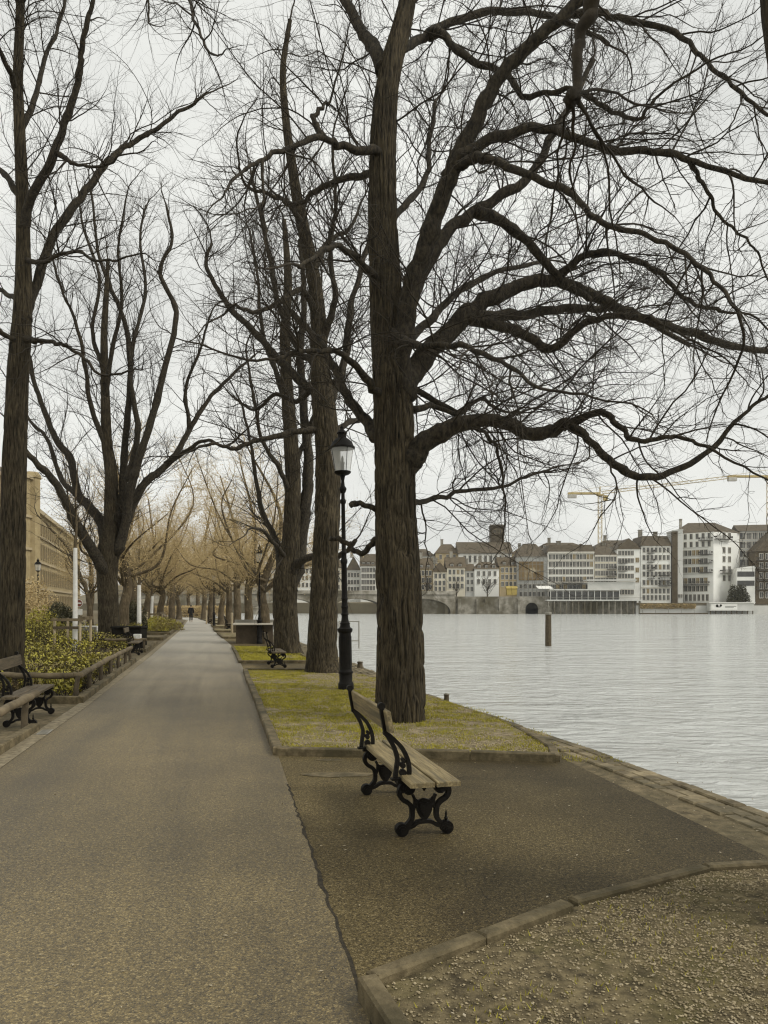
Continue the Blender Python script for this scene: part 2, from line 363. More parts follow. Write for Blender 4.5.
def merge(parts):
    v = []; f = []; o = 0
    for a, b in parts: v.append(a); f.append(b + o); o += len(a)
    return np.concatenate(v), np.concatenate(f)
def vnoise(x, y, seed, px=None):
    rs = np.random.default_rng(seed); T = rs.random((256, 256))
    xi = np.floor(x).astype(int); yi = np.floor(y).astype(int); fx = x - xi; fy = y - yi; fx = fx * fx * (3 - 2 * fx); fy = fy * fy * (3 - 2 * fy)
    md = px or 256
    a = T[xi % md % 256, yi % 256]; b = T[(xi + 1) % md % 256, yi % 256]; c = T[xi % md % 256, (yi + 1) % 256]; d = T[(xi + 1) % md % 256, (yi + 1) % 256]
    return (a * (1 - fx) + b * fx) * (1 - fy) + (c * (1 - fx) + d * fx) * fy
def trunk_mesh(name, P, Rr, m, parent, sides=96, ring=.035, amp=.022, flare=.35, seed=1, zmax_relief=99):
    n = max(12, int(np.linalg.norm(np.diff(P, axis=0), axis=1).sum() / ring))
    P, Rr = resample(np.array(P), np.array(Rr, float), n)
    th = np.arange(sides) / sides; z = P[:, 2] - P[0, 2]
    TH, Z = np.meshgrid(th, z); d = np.r_[0, np.cumsum(np.linalg.norm(np.diff(P, axis=0), axis=1))]; _, D = np.meshgrid(th, d)
    w = vnoise(TH * 7, D * 1.3, seed, 7) * 1.3
    k1 = 22; a = vnoise((TH * k1 + w) % k1, D * 1.9, seed + 1, k1); k2 = 44; b = vnoise((TH * k2 + 2 * w) % k2, D * 4.0, seed + 2, k2)
    rid = np.clip(np.abs(2 * a - 1) * 3.0, 0, 1) * .65 + np.clip(np.abs(2 * b - 1) * 2.4, 0, 1) * .35
    k3 = 5; lob = vnoise(TH * k3, D * .25, seed + 3, k3) - .5
    k4 = 7; root = vnoise(TH * k4, D * .2, seed + 4, k4)
    base = np.exp(-Z / .3)
    rad = Rr[:, None] * (1 + .10 * lob + flare * base * (2.3 * root ** 1.7 - .22)) + amp * (rid - .55) * np.clip(Rr[:, None] / .3, .3, 1)
    T = np.gradient(P, axis=0); T /= np.linalg.norm(T, axis=1, keepdims=True)
    U = np.array([1, 0, 0.]) - T[:, :1] * T; U /= np.linalg.norm(U, axis=1, keepdims=True); V = np.cross(T, U)
    an = th * 2 * pi
    v = P[:, None] + rad[:, :, None] * (np.cos(an)[None, :, None] * U[:, None] + np.sin(an)[None, :, None] * V[:, None])
    j, i = np.meshgrid(np.arange(n - 1), np.arange(sides), indexing='ij'); i2 = (i + 1) % sides
    f = np.stack([j * sides + i, j * sides + i2, (j + 1) * sides + i2, (j + 1) * sides + i], -1).reshape(-1, 4)
    return np_mesh(name, v.reshape(-1, 3), f, m, parent, True), (P, Rr)
def traced(pix, y0, dy, base, hw0, hw1, pw=.8, per=7, rng=None, wob=.012):
    """limb whose outline was read off the photograph, given real depth (y0..y0+dy) and thickness; local to base"""
    n = len(pix); t = np.linspace(0, 1, n)
    P = np.array([A(u, v, y0 + dy * s) for (u, v), s in zip(pix, t)]); P = crom(P, per)
    if rng is not None:
        w = rng.normal(0, wob * 1.1, P.shape); w[0] = 0; P = P + (w + np.roll(w, 1, 0)) * .7
    s = np.linspace(0, 1, len(P)); rr = (np.interp(s, np.linspace(0, 1, len(hw0)), hw0) if hasattr(hw0, '__len__') else hw0 + (hw1 - hw0) * s ** pw) / F * (y0 + dy * s)
    if rng is not None: rr = rr * (1 + rng.normal(0, .04, len(rr))) * np.where(rng.random(len(rr)) < .06, 1.2, 1.0)
    d0 = np.linalg.norm(P - P[0], axis=1); rr = rr * .86 * (1 + (.15 if rr[0] > .09 else .3) * np.exp(-d0 / (rr[0] * 2.2)))
    return P - np.array(base), rr
def limb_obj(name, P, Rr, parent, m, sides=10):
    v, f = tube_arrays(P[None], Rr[None], sides)
    e = np.array([P[-1] + (P[-1] - P[-2]) * .15]); k = len(v); v = np.vstack([v, e])
    o0 = (len(P) - 1) * sides; v = np.vstack([v, P[:1] - (P[1:2] - P[:1]) * .3]); cap = np.array([[o0 + i, o0 + (i + 1) % sides, k, k] for i in range(sides)] + [[(i + 1) % sides, i, k + 1, 0] for i in range(sides)])
    me_f = [tuple(x) for x in f] + [(a, b, c) for a, b, c, _ in cap]
    mb = MB(); mb.v = [tuple(x) for x in v.tolist()]; mb.f = [tuple(int(i) for i in x) for x in me_f]
    me = bpy.data.meshes.new(name); me.from_pydata(mb.v, [], mb.f); me.materials.append(m)
    me.polygons.foreach_set('use_smooth', [True] * len(me.polygons)); return link(name, me, parent)
def crown(rng, limbs, parent, m, L2, L3, L4, sides=(5, 4, 3), nm='crown', extra=None):
    Q = [resample(p, r, 24) for p, r in limbs]; P = np.stack([q[0] for q in Q]); r = np.stack([q[1] for q in Q])
    geo = []
    a, ar = children(rng, P, r, **L2); geo.append(tube_arrays(a, ar, sides[0]))
    b, br = children(rng, a, ar, **L3); geo.append(tube_arrays(b, br, sides[1]))
    if L4:
        c, cr = children(rng, b, br, **L4); geo.append(tube_arrays(c, cr, sides[2]))
    v, f = merge(geo); return np_mesh(nm, v, f, m, parent)
def S(gap, t0, ang, length, n, rmax, jit, curv, grav, up, **k):
    return dict(gap=gap, t0=t0, ang=ang, length=length, n=n, rmax=rmax, jit=jit, curv=curv, grav=grav, up=up, **k)

# ------------------------------------------------------------------ ground, path, beds, quay
NP = np.array
def pl(pts): return [G(u, v) for u, v in pts]
edge = [(5.9, -6.0)] + pl([(768, 813), (559, 738), (426, 693), (378, 673), (354, 663)]) + [(-2.5, 29.5), (-5.2, 41), (-13.2, 75), (-24, 110), (-52, 190), (-90, 280)]
edge = [tuple(p) for p in edge]
def ex(x_of):  # x of the quay edge at depth y
    ys = [p[1] for p in edge]; xs = [p[0] for p in edge]; return float(np.interp(x_of, ys, xs))
pathL = [(-1.0, -6.0)] + pl([(12.5, 760), (88, 706), (151, 656), (180, 630.5), (188, 620.5)]) + [(-33, 118), (-60, 190), (-92, 270)]
pathR = [(1.85, -6.0)] + pl([(365, 1005), (290, 790), (278, 755), (245, 672), (232, 646)]) + [(-11.0, 50), (-17.4, 77), (-29.3, 118), (-56, 190), (-88, 270)]
def px_(poly, y): return float(np.interp(y, [p[1] for p in poly], [p[0] for p in poly]))
def sheet(name, poly, z, m):
    me = bpy.data.meshes.new(name); me.from_pydata([(x, y, z) for x, y in poly], [], [tuple(range(len(poly)))]); me.materials.append(m)
    o = link(name, me); return struct(o)
def strip(name, left, right, z, m):
    ys = sorted({p[1] for p in left} | {p[1] for p in right}); v = []; f = []
    for y in ys: v += [(px_(left, y), y, z), (px_(right, y), y, z)]
    for k in range(len(ys) - 1): f.append((2 * k, 2 * k + 1, 2 * k + 3, 2 * k + 2))
    me = bpy.data.meshes.new(name); me.from_pydata(v, [], f); me.materials.append(m); return struct(link(name, me))
strip('ground', [(-320, -6), (-500, 280)], [(x - .3, y) for x, y in edge], -.006, M['ground'])
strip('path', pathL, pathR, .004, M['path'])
dirt = [(5.0, -6)] + pl([(768, 857), (607, 780), (560, 757)]) + [(x - 1.25, y) for x, y in edge if y > 12]
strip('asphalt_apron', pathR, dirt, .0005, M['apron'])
# the worn joint between path and apron
rng = np.random.default_rng(5); J = crom([(*p, 0) for p in pathR[:4]], 60); v = []; f = []
keep = [p for p in J if p[1] < 7.15]; fb_ = np.convolve(rng.random(len(keep)) ** 2, [.25, .5, .25], 'same') * 1.6
for k, p in enumerate(keep):
    w = max(.0015, .003 + .011 * fb_[k] * (1 + .8 * (p[1] < 3.6))); o = rng.normal(0, .006)
    v += [(p[0] - w + o, p[1], .006), (p[0] + w * .8 + o, p[1], .0065)]
    if k: f.append((2 * k - 2, 2 * k - 1, 2 * k + 1, 2 * k))
me = bpy.data.meshes.new('asphalt_joint'); me.from_pydata(v, [], f); me.materials.append(M['joint']); struct(link('asphalt_joint', me))

def kerb_run(mb, pts, w, z1, rng, ln=1.0, z0=-.05, side=0.0):
    for p, q in zip(pts[:-1], pts[1:]):
        p = NP(p, float); q = NP(q, float); L = np.linalg.norm(q - p); n = max(1, round(L / ln)); d = (q - p) / n
        for k in range(n):
            g = .004 * d / np.linalg.norm(d); j = rng.normal(0, .004, 2)
            mb.obox(p + d * k + g + j, p + d * (k + 1) - g + j, w, z0, z1 + rng.normal(0, .004), .012, side)
def bed(name, poly, z, kerb_pts, w=.11, zk=.085, m='soil'):
    o = sheet(name, poly, z, M[m])
    if kerb_pts:
        mb = MB()
        for kp in kerb_pts: kerb_run(mb, kp, w, zk, rng)
        struct(mb.build('kerb', M['kerb']))
    return o
# bed 1 (big tree, lamp), its right side runs along the quay
b1 = pl([(278, 755), (470, 759), (556, 762)]); b1r = pl([(552, 752), (530, 738), (498, 722), (425, 697), (395, 684)]) + [(-.95, 19.0)]
b1l = pl([(245, 672)])[0]
bed('bed_soil', b1 + b1r + [b1l], .05, [b1, [b1[0], b1l], [b1l, (-1.0, 19.1)]], zk=.09)
mb = MB(); kerb_run(mb, [b1[2]] + b1r[:2], .1, .075, rng); kerb_run(mb, b1r[1:], .07, .055, rng, 1.3); struct(mb.build('kerb', M['kerb']))
# bed 2 (third tree), further beds along the river row
y0, y1 = 22.2, 30.3
q2 = [(px_(pathR, y0) + .0, y0), (ex(y0) - 1.15, y0), (ex(y1) - 1.15, y1), (px_(pathR, y1), y1)]
bed('bed_soil', q2, .05, [[q2[3], q2[0], q2[1]], [q2[1], q2[2]]], zk=.09)
for y0, y1 in ((39, 45.5), (49, 55), (59, 66), (70, 80), (84, 100), (104, 135)):
    q = [(px_(pathR, y0), y0), (ex(y0) - 1.15, y0), (ex(y1) - 1.15, y1), (px_(pathR, y1), y1)]
    bed('bed_soil', q, .05, [[q[3], q[0], q[1]]], zk=.1)
# near right gravel bed
g0 = pl([(372, 998), (568, 919), (570, 917), (705, 879), (775, 875)]); gl = [(g0[0][0] - .02, g0[0][1]), (.62, 1.2), (.9, -1.0)]
mb = MB(); kerb_run(mb, [g0[0], g0[1]], .085, .10, rng, .75); kerb_run(mb, [(g0[2][0] + .02, g0[2][1] + .03), g0[3], g0[4], (4.3, 4.35)], .075, .09, rng, .95)
kerb_run(mb, gl, .085, .105, rng, 1.1); struct(mb.build('kerb', M['kerb']))
gpoly = [gl[2], gl[1], gl[0], g0[1], g0[3], g0[4], (4.2, 4.3), (5.2, -1.0)]
sheet('gravel_bed', gpoly, .055, M['gravelbed'])
# quay: coping blocks, wall, water
mb = MB(); E = crom([(*p, 0) for p in edge[:8]], 14)[:, :2]; acc = 0; prev = E[0]
d = np.r_[0, np.cumsum(np.linalg.norm(np.diff(E, axis=0), axis=1))]
s = 0.0
while s < min(d[-1] - .8, 60):
    ln = rng.uniform(.16, .38); a = NP([np.interp(s, d, E[:, k]) for k in (0, 1)]); b = NP([np.interp(s + ln, d, E[:, k]) for k in (0, 1)])
    t = (b - a) / np.linalg.norm(b - a); j = rng.normal(0, .004)
    for rw in range(3):
        o_ = t * (.07 * rw); mb.obox(a + t * .011 + o_, b - t * .011 + o_, .128 + rng.normal(0, .006), -.12, .008 + rng.normal(0, .007), .012, .075 + .137 * rw)
    s += ln
cop = mb.build('coping', M['coping'])
mb = MB()
for (xa, ya), (xb, yb) in zip(edge[:-1], edge[1:]): mb.obox((xa, ya), (xb, yb), .5, -3.0, -.02 if ya < 38 else .03, .01, .26)
qw = mb.build('quay_wall', M['stone']); tag(qw, 'low stone quay wall along the river with a row of worn coping blocks', 'quay wall'); cop.parent = qw
water = sheet('water', [(-140, -40), (420, -40), (420, 236.2), (-140, 290)], -.8, M['water'])
sheet('river_bed', [(-140, -40), (420, -40), (420, 240), (-140, 290)], -3.2, M['hill'])
# hills beyond the river and the far bank
def far_bank():
    mb = MB(); ys = [(-130, 290), (20, 239), (420, 236)]; v = []; f = []
    prof = [(0, -3), (0.2, 2.6), (14, 3.0), (40, 6), (90, 12), (420, 14)]
    for x, y in ys:
        for dy, z in prof: v.append((x, y + dy, z))
    n = len(prof)
    for a in range(len(ys) - 1):
        for k in range(n - 1): f.append((a * n + k, (a + 1) * n + k, (a + 1) * n + k + 1, a * n + k + 1))
    mb.add(v, f); return struct(mb.build('far_bank', M['hill']))
far_bank()
# left side: gutter of stone setts, planted bed
gut = [(x - .2, y) for x, y in pathL]
M['setts'] = mat('gutter_setts', (.13, .105, .062), (.3, .25, .16), 11, .8, .6, 14, 6)
strip('gutter', gut, [(x, y) for x, y in pathL], .008, M['setts'])
mb = MB()
for a, b in (((-3.1, 3.0), (-4.62, 10.2)),): kerb_run(mb, [(a[0] - .1, a[1]), (b[0], b[1])], .12, .11, rng, 1.0)
A1, A2 = (-6.5, 13.2), (-5.16, 13.05)
kerb_run(mb, [A1, A2, (px_(pathL, 22.6) - .26, 22.6)], .12, .12, rng, 1.0)
struct(mb.build('kerb', M['kerb']))
mb = MB(); kerb_run(mb, [(-9.6, 27.4), (px_(pathL, 27.4) - .4, 27.4), (px_(pathL, 34) - .4, 34)], .12, .12, rng, 1.0); struct(mb.build('kerb', M['kerb']))
mb = MB()
for y0, y1 in ((37, 41), (44, 50), (54, 62), (66, 76)):
    kerb_run(mb, [(px_(pathL, y0) - 4, y0), (px_(pathL, y0) - .35, y0), (px_(pathL, y1) - .35, y1)], .14, .14, rng, 1.5)
struct(mb.build('kerb', M['kerb']))
mbx = MB()
for k in range(14):
    mbx.box(-.18 + .026 * k, -.166 + .026 * k, -.05, .05, 0, .008)
mbx.box(-.19, .19, -.07, -.05, 0, .007); mbx.box(-.19, .19, .05, .07, 0, .007)
o = mbx.build('drain_grate', M['grey']); x, y = G(47, 733); o.location = (x - .03, y, .009); o.rotation_euler = (0, 0, R(103)); tag(o, 'slotted metal drain grate in the gutter beside the path', 'drain grate')
# flat worn stones let into the apron near the bench
rr = np.random.default_rng(3)
for (u, v, a, b, nm) in ((338, 775, .36, .12, 0), (331, 760.5, .16, .06, 1), (386, 762, .1, .05, 2)):
    x, y = G(u, v); poly = [(x + a * cos(t) * rr.uniform(.85, 1.1), y + b * sin(t) * rr.uniform(.8, 1.15)) for t in np.linspace(0, 2 * pi, 15)[:-1]]
    struct(MB().slab(poly, -.03, .008).build('paving_patch', M['kerb']))

# ------------------------------------------------------------------ scattered small stuff
def scatter_pebbles(name, poly, n, smin, smax, z, m, seed, dens=None):
    r = np.random.default_rng(seed); P = NP(poly); lo = P.min(0); hi = P.max(0)
    q = lo + (hi - lo) * r.random((n * 4, 2)); q = q[inside(q, P)]
    if dens is not None: q = q[r.random(len(q)) < dens(q)]
    q = q[:n]; n = len(q); s = r.uniform(smin, smax, n) * r.choice([.6, 1, 1, 1.5], n)
    o = NP([(1, 0, 0), (-1, 0, 0), (0, 1, 0), (0, -1, 0), (0, 0, 1), (0, 0, -1)], float)
    v = o[None] * (s[:, None, None] * r.uniform(.55, 1.2, (n, 6, 1)) * NP([1, 1, .55])); v[:, :, 0] += q[:, 0, None]; v[:, :, 1] += q[:, 1, None]; v[:, :, 2] += z
    an = r.random(n) * 6.3
    t = NP([(0, 2, 4), (2, 1, 4), (1, 3, 4), (3, 0, 4), (2, 0, 5), (1, 2, 5), (3, 1, 5), (0, 3, 5)])
    f = (t[None] + 6 * np.arange(n)[:, None, None]).reshape(-1, 3)
    return struct(np_mesh(name, v.reshape(-1, 3), f, m), 'stuff')
def inside(q, P):
    x, y = q[:, 0], q[:, 1]; c = np.zeros(len(q), bool); j = len(P) - 1
    for i in range(len(P)):
        a, b = P[i], P[j]
        k = ((a[1] > y) != (b[1] > y)) & (x < (b[0] - a[0]) * (y - a[1]) / (b[1] - a[1] + 1e-12) + a[0]); c ^= k; j = i
    return c
def fbm(x, y, seed, o=4):
    s = 0; a = .5; t = 0
    for k in range(o): s = s + a * vnoise(x * 2 ** k + 50, y * 2 ** k + 50, seed + k); t += a; a *= .5
    return s / t
scatter_pebbles('gravel', gpoly, 110000, .0022, .0085, .058, M['pebble'], 11, lambda q: np.clip((fbm(q[:, 0] * 1.5, q[:, 1] * 1.5, 4) - .3) * 5, .3, 1))
b1poly = b1 + b1r + [b1l]
def blades(name, poly, n, h, wdt, z, seed, thr, sc_, m, zfun=None):
    r = np.random.default_rng(seed); P = NP(poly); lo = P.min(0); hi = P.max(0)
    q = lo + (hi - lo) * r.random((n * 5, 2)); q = q[inside(q, P)]
    d = .5 * fbm(q[:, 0] * sc_, q[:, 1] * sc_, seed) + .5 * fbm(q[:, 0] * sc_ * 5, q[:, 1] * sc_ * 5, seed + 9); q = q[(d + r.normal(0, .075, len(d))) > thr][:n]; n = len(q)
    a = r.random(n) * 2 * pi; hh = h * r.uniform(.5, 1.3, n); ww = wdt * r.uniform(.6, 1.2, n); ln = r.normal(0, .5, (n, 2)) * hh[:, None]
    b = np.stack([np.cos(a), np.sin(a)], 1) * ww[:, None] / 2
    v = np.empty((n, 3, 3)); v[:, 0, :2] = q - b; v[:, 1, :2] = q + b; v[:, 2, :2] = q + ln; v[:, :2, 2] = z; v[:, 2, 2] = z + hh
    return struct(np_mesh(name, v.reshape(-1, 3), np.arange(3 * n).reshape(-1, 3), m), 'stuff')
blades('grass', b1poly, 60000, .024, .011, .05, 21, .52, .8, M['grass'])
blades('grass', q2, 14000, .05, .02, .05, 22, .5, .7, M['grass'])
blades('grass', gpoly, 4000, .022, .006, .055, 23, .56, 1.3, M['grass'])
blades('grass', [(b1[2][0] + .1, b1[2][1]), (b1[2][0] + .75, b1[2][1]), (1.4, 13), (.9, 13)], 2500, .03, .01, .0, 24, .56, 2.0, M['grass'])
scatter_pebbles('bed_gravel', b1poly, 16000, .006, .016, .052, M['pebble'], 12, lambda q: np.where(fbm(q[:, 0] * .9, q[:, 1] * .9, 21) < .5, .8, .12))
scatter_pebbles('quay_grit', [(x - 1.35, y) for x, y in edge[:6]] + [(x - .3, y) for x, y in edge[:6]][::-1], 9000, .003, .009, -.004, M['pebble'], 14)
scatter_pebbles('path_grit', [(-5, 1.5), (5, 1.5), (2.5, 12), (-6, 12)], 900, .003, .007, .008, M['pebble'], 13)
def litter(name, poly, n, s, z, seed):
    r = np.random.default_rng(seed); P = NP(poly); lo = P.min(0); hi = P.max(0); q = lo + (hi - lo) * r.random((n * 4, 2)); q = q[inside(q, P)][:n]; n = len(q)
    a = r.random(n) * 6.28; L = s * r.uniform(.5, 1.4, n); c, s_ = np.cos(a), np.sin(a); v = np.empty((n, 4, 3))
    for k, (x, y, zz) in enumerate([(-1, 0, 0), (0, -.45, .18), (1, 0, .05), (0, .45, .22)]):
        v[:, k, 0] = q[:, 0] + (x * c - y * s_) * L; v[:, k, 1] = q[:, 1] + (x * s_ + y * c) * L; v[:, k, 2] = z + abs(zz) * L * r.uniform(.3, 1, n)
    return struct(np_mesh(name, v.reshape(-1, 3), np.arange(4 * n).reshape(-1, 4), M['litter']), 'stuff')
litter('fallen_leaves', [(x - 1.3, y) for x, y in edge[:6]] + [(x - .1, y) for x, y in edge[:6]][::-1], 500, .012, .012, 35)
litter('fallen_leaves', [(-4, 2), (3.5, 4), (1.5, 9), (-3, 9)], 260, .011, .009, 31)
litter('fallen_leaves', b1poly, 3500, .014, .056, 32)
litter('fallen_leaves', gpoly, 1000, .011, .064, 33)
# leafy ground cover in the left bed, taller towards the back
r = np.random.default_rng(41); n = 100000
y = 9.5 + 29 * r.random(n) ** 1.15; x = np.interp(y, [9.5, 10.2, 13.2, 13.4, 22.6, 22.8, 27.3, 27.5, 40], [-6.2, -6.5, -6.6, -5.5, -7.5, -9.6, -10.2, -9.0, -12.5]) - 11 * r.random(n) ** 1.4 * (.35 + y / 30)
q = np.stack([x, y], 1)
hm = np.clip(.12 + .5 * fbm(x * .8, y * .8, 42) + np.clip((y - 17) / 22, 0, .5) * np.clip((-x - 9) / 4, 0, 1) * 1.6 * fbm(x * .5, y * .5, 47), .1, 1.7)
keep = (fbm(x * 1.1, y * 1.1, 43) + r.normal(0, .05, n) > .42) & ((x + 6.9) ** 2 + (y - 14.0) ** 2 > 0)
x, y, hm = x[keep], y[keep], hm[keep]; n = len(x); zz = hm * r.random(n) ** .55
a = r.random(n) * 6.28; tl = r.normal(0, .7, n); L = r.uniform(.02, .045, n); v = np.empty((n, 4, 3))
for k, (px, py) in enumerate([(-1, 0), (0, -.5), (1, 0), (0, .5)]):
    v[:, k, 0] = x + (px * np.cos(a) - py * np.sin(a)) * L; v[:, k, 1] = y + (px * np.sin(a) + py * np.cos(a)) * L; v[:, k, 2] = zz + (px * np.sin(tl) + py * .8) * L
struct(np_mesh('ground_cover', v.reshape(-1, 3), np.arange(4 * n).reshape(-1, 4), M['leaf']), 'stuff')
k = r.permutation(n)[:9000]; P = np.empty((len(k), 3, 3)); P[:, 0] = np.stack([x[k], y[k], np.zeros(len(k))], 1); P[:, 2] = np.stack([x[k] + r.normal(0, .1, len(k)), y[k] + r.normal(0, .1, len(k)), hm[k] * 1.05], 1)
P[:, 1] = (P[:, 0] + P[:, 2]) / 2 + r.normal(0, .03, (len(k), 3)); v, f = tube_arrays(P, np.tile([.006, .005, .003], (len(k), 1)), 3)
struct(np_mesh('shrub_stems', v, f, M['twig']), 'stuff')
litter('fallen_leaves', [(-5.6, 13.4), (-5.3, 13.4), (-7.3, 22.3), (-8.2, 22.3)], 400, .035, .01, 34)

# ------------------------------------------------------------------ the trees
STEM = {}
def tree(name, label, base, group=None):
    return thing(name, label, 'tree', base, 0, group)
# --- big linden beside the bench
rng = np.random.default_rng(101)
Y = 10.8; bx, by = G(402, 722); base = (bx, Y, .03)
T0 = tree('linden_tree', 'large bare linden with deeply furrowed trunk standing in the grass behind the iron bench', base)
tp = [(402, 724), (401, 690), (400, 640), (398, 580), (396, 520), (395, 460), (393, 405), (389, 350), (386, 300), (383, 240), (382, 180), (384, 120), (390, 70), (401, 30), (409, -10), (416, -80), (420, -160)]
hw = [22.5, 22.5, 22, 21.5, 20.5, 20, 19.5, 17.5, 16, 14.5, 13.5, 12.5, 11, 9.5, 8, 6, 3]
P = NP([A(u, v, Y + .25 * k / 10) for k, (u, v) in enumerate(tp)]) - NP(base); Pc = crom(P, 6); rc = np.interp(np.arange(len(Pc)) / 6, np.arange(len(hw)), NP(hw) / F * Y)
_, (tP, tR) = trunk_mesh('trunk', Pc, rc, M['bark'], T0, 210, .026, .05, .5, 7); STEM[T0.name] = tP
L = []
def lb(pix, dy, h0, h1, y0=Y, T=T0, b=base, store=L, y_off=0.0, rg=None, pw=.7, sides=10, m='limb'):
    q0 = NP(pix[0], float); best = None   # the limb leaves the nearest stem already built, at that stem's depth
    for S_ in [x for x in (STEM.get(T.name),) if x is not None] + [x[0] for x in store]:
        w_ = S_ + NP(b); px = np.stack([CX + w_[:, 0] / w_[:, 1] * F, HOR - (w_[:, 2] - EYE) / w_[:, 1] * F], 1); e = np.linalg.norm(px - q0, axis=1); k_ = int(np.argmin(e))
        if best is None or e[k_] < best[0]: best = (e[k_], w_[k_, 1])
    yd = best[1] if best is not None and best[0] < 30 else y0 + y_off
    p, rr = traced(pix, yd, dy, b, h0, h1, pw, 7, rg or rng); limb_obj('limb', p, rr, T, M[m], sides); store.append((p, rr))
lb([(398, 400), (404, 340), (412, 285), (428, 240), (446, 186), (468, 138), (496, 85), (528, 45), (563, 17), (607, -22), (650, -80)], -1.4, 13, 5, pw=1)
lb([(404, 470), (415, 455), (440, 432), (490, 421), (541, 435), (568, 424), (585, 438), (619, 467), (649, 477), (697, 459), (747, 410), (775, 392)], -1.2, [14, 12.5, 11, 7.5, 8, 7, 4.6, 4.4, 4.4, 3.4, 2.2, 1.6], 3)
lb([(570, 424), (602, 412), (622, 428), (641, 441), (676, 436), (705, 446)], -.8, 5, 2, y_off=-.85)
lb([(398, 395), (410, 374), (435, 346), (468, 312), (507, 291), (552, 280), (596, 296), (641, 318), (686, 330), (730, 346), (790, 354)], 1.5, [16, 13.5, 11.5, 10, 8.5, 7, 6, 5, 4.5, 4, 3], 5)
lb([(466, 318), (518, 330), (549, 349), (585, 323), (620, 316), (660, 322)], -1.2, 7, 3, y_off=.5)
lb([(474, 318), (524, 314), (580, 308), (630, 315), (690, 345)], 1.9, 8, 2.5, y_off=.5)
lb([(410, 298), (424, 268), (451, 229), (479, 209), (530, 176), (552, 135), (574, 100), (592, 60)], 1.6, 10, 3)
lb([(476, 212), (513, 228), (546, 262), (562, 281), (590, 300)], .4, 7, 3.5, y_off=.65)
lb([(556, 279), (580, 258), (612, 253), (650, 268), (690, 300), (720, 310)], -1.2, 5, 2, y_off=.6)
lb([(452, 170), (470, 160), (490, 159), (535, 178), (574, 195), (602, 223), (652, 237), (697, 262), (738, 310)], -2.2, 6.5, 2.2, y_off=-.5)
lb([(446, 178), (462, 155), (502, 135), (546, 129), (607, 149), (663, 153), (708, 167), (775, 186)], -.9, 8, 2.6, y_off=-.55)
lb([(690, 160), (705, 186), (716, 212), (742, 236), (760, 256)], .5, 3, 1.2, y_off=-1.3)
lb([(396, 50), (418, 40), (463, 17), (524, 11), (572, 24), (610, 45)], 2.0, 6.5, 2.5)
lb([(430, 35), (440, 33), (468, 57), (507, 76), (524, 96), (574, 90), (602, 106), (635, 120), (655, 98)], -1.6, 5.5, 2, y_off=.4)
lb([(560, 18), (590, 12), (619, 17), (674, 33), (705, 60), (730, 85), (775, 118)], -1.5, 5, 2, y_off=-1.3)
lb([(384, 70), (372, 45), (355, 20), (338, -14), (322, -50)], 1.0, 9, 4)
lb([(383, 150), (370, 151), (340, 146), (323, 138), (290, 148), (260, 159), (247, 170)], -1.6, 6, 2)
lb([(262, 160), (263, 200), (265, 240), (264, 262)], -.4, 2, .9, y_off=-1.5)
lb([(384, 178), (367, 174), (340, 180), (312, 194), (295, 205), (278, 196)], 1.5, 5.5, 2)
lb([(323, 138), (313, 118), (322, 108), (330, 100)], .3, 4, 1.5, y_off=-.8)
lb([(402, 395), (418, 390), (457, 412), (480, 400), (505, 412)], 1.8, 5, 1.6)
lb([(412, 410), (440, 408), (480, 430), (497, 450), (503, 490)], 1.6, 4, 1.4, y_off=.3)
lb([(406, 505), (430, 500), (460, 492), (500, 486), (545, 470)], 2.4, 4, 1.4, y_off=.2)
lb([(392, 452), (373, 432), (352, 402), (336, 372), (318, 340), (290, 310)], 1.4, 9, 3)
lb([(388, 405), (372, 385), (350, 362), (332, 350), (300, 352), (275, 362)], -1.6, 6, 2)
lb([(386, 510), (374, 508), (356, 503), (350, 507)], -.2, 3.0, 3.2, y_off=.1, store=[])
lb([(384, 536), (374, 543), (363, 553), (352, 549), (344, 541), (330, 538)], .3, 3.8, 2.6, y_off=.15, store=[])
lb([(384, 290), (360, 262), (340, 246), (322, 250), (300, 268)], -2.2, 6, 2)
lb([(383, 230), (400, 210), (425, 180), (430, 140), (436, 100)], 2.6, 5, 2)
lb([(392, 350), (420, 330), (450, 300), (490, 275), (540, 262)], 3.4, 7, 2.2)
lb([(390, 330), (415, 345), (455, 345), (500, 360), (540, 392)], -3.2, 6, 2)
L.append(resample(tP[int(len(tP) * .55):], tR[int(len(tR) * .55):], 24))
crown(rng, L, T0, M['twig'],
      S(.21, .10, 52, 1.7, 11, .014, .14, .6, -.14, .1), S(.14, .1, 46, .72, 7, .0062, .23, .6, .02, .2), S(.08, .1, 44, .26, 5, .0034, .24, .4, .15, .25))
# --- second linden, just beyond the lamp
rng = np.random.default_rng(102); Y2 = 18.7; bx, by = G(322, 674); base2 = (bx, Y2, .03)
T1 = tree('linden_tree', 'bare linden directly behind the nearest street lamp, straight furrowed trunk leaning slightly right', base2)
tp = [(322, 676), (322, 650), (324, 600), (326, 550), (328, 500), (328, 450), (324, 405), (320, 360), (318, 312), (311, 262), (299, 208), (292, 165), (286, 120), (283, 70), (290, 20)]
hw = [15.5, 14.6, 13.4, 12.6, 12.2, 12, 11.5, 9, 7.5, 6.5, 5.5, 4.6, 3.8, 3, 2]
P = NP([A(u, v, Y2 + .06 * k) for k, (u, v) in enumerate(tp)]) - NP(base2); Pc = crom(P, 6); rc = np.interp(np.arange(len(Pc)) / 6, np.arange(len(hw)), NP(hw) / F * Y2)
_, (tP, tR) = trunk_mesh('trunk', Pc, rc, M['bark'], T1, 130, .04, .05, .28, 17); STEM[T1.name] = tP
L2 = []; kw = dict(y0=Y2, T=T1, b=base2, store=L2, rg=rng, sides=8)
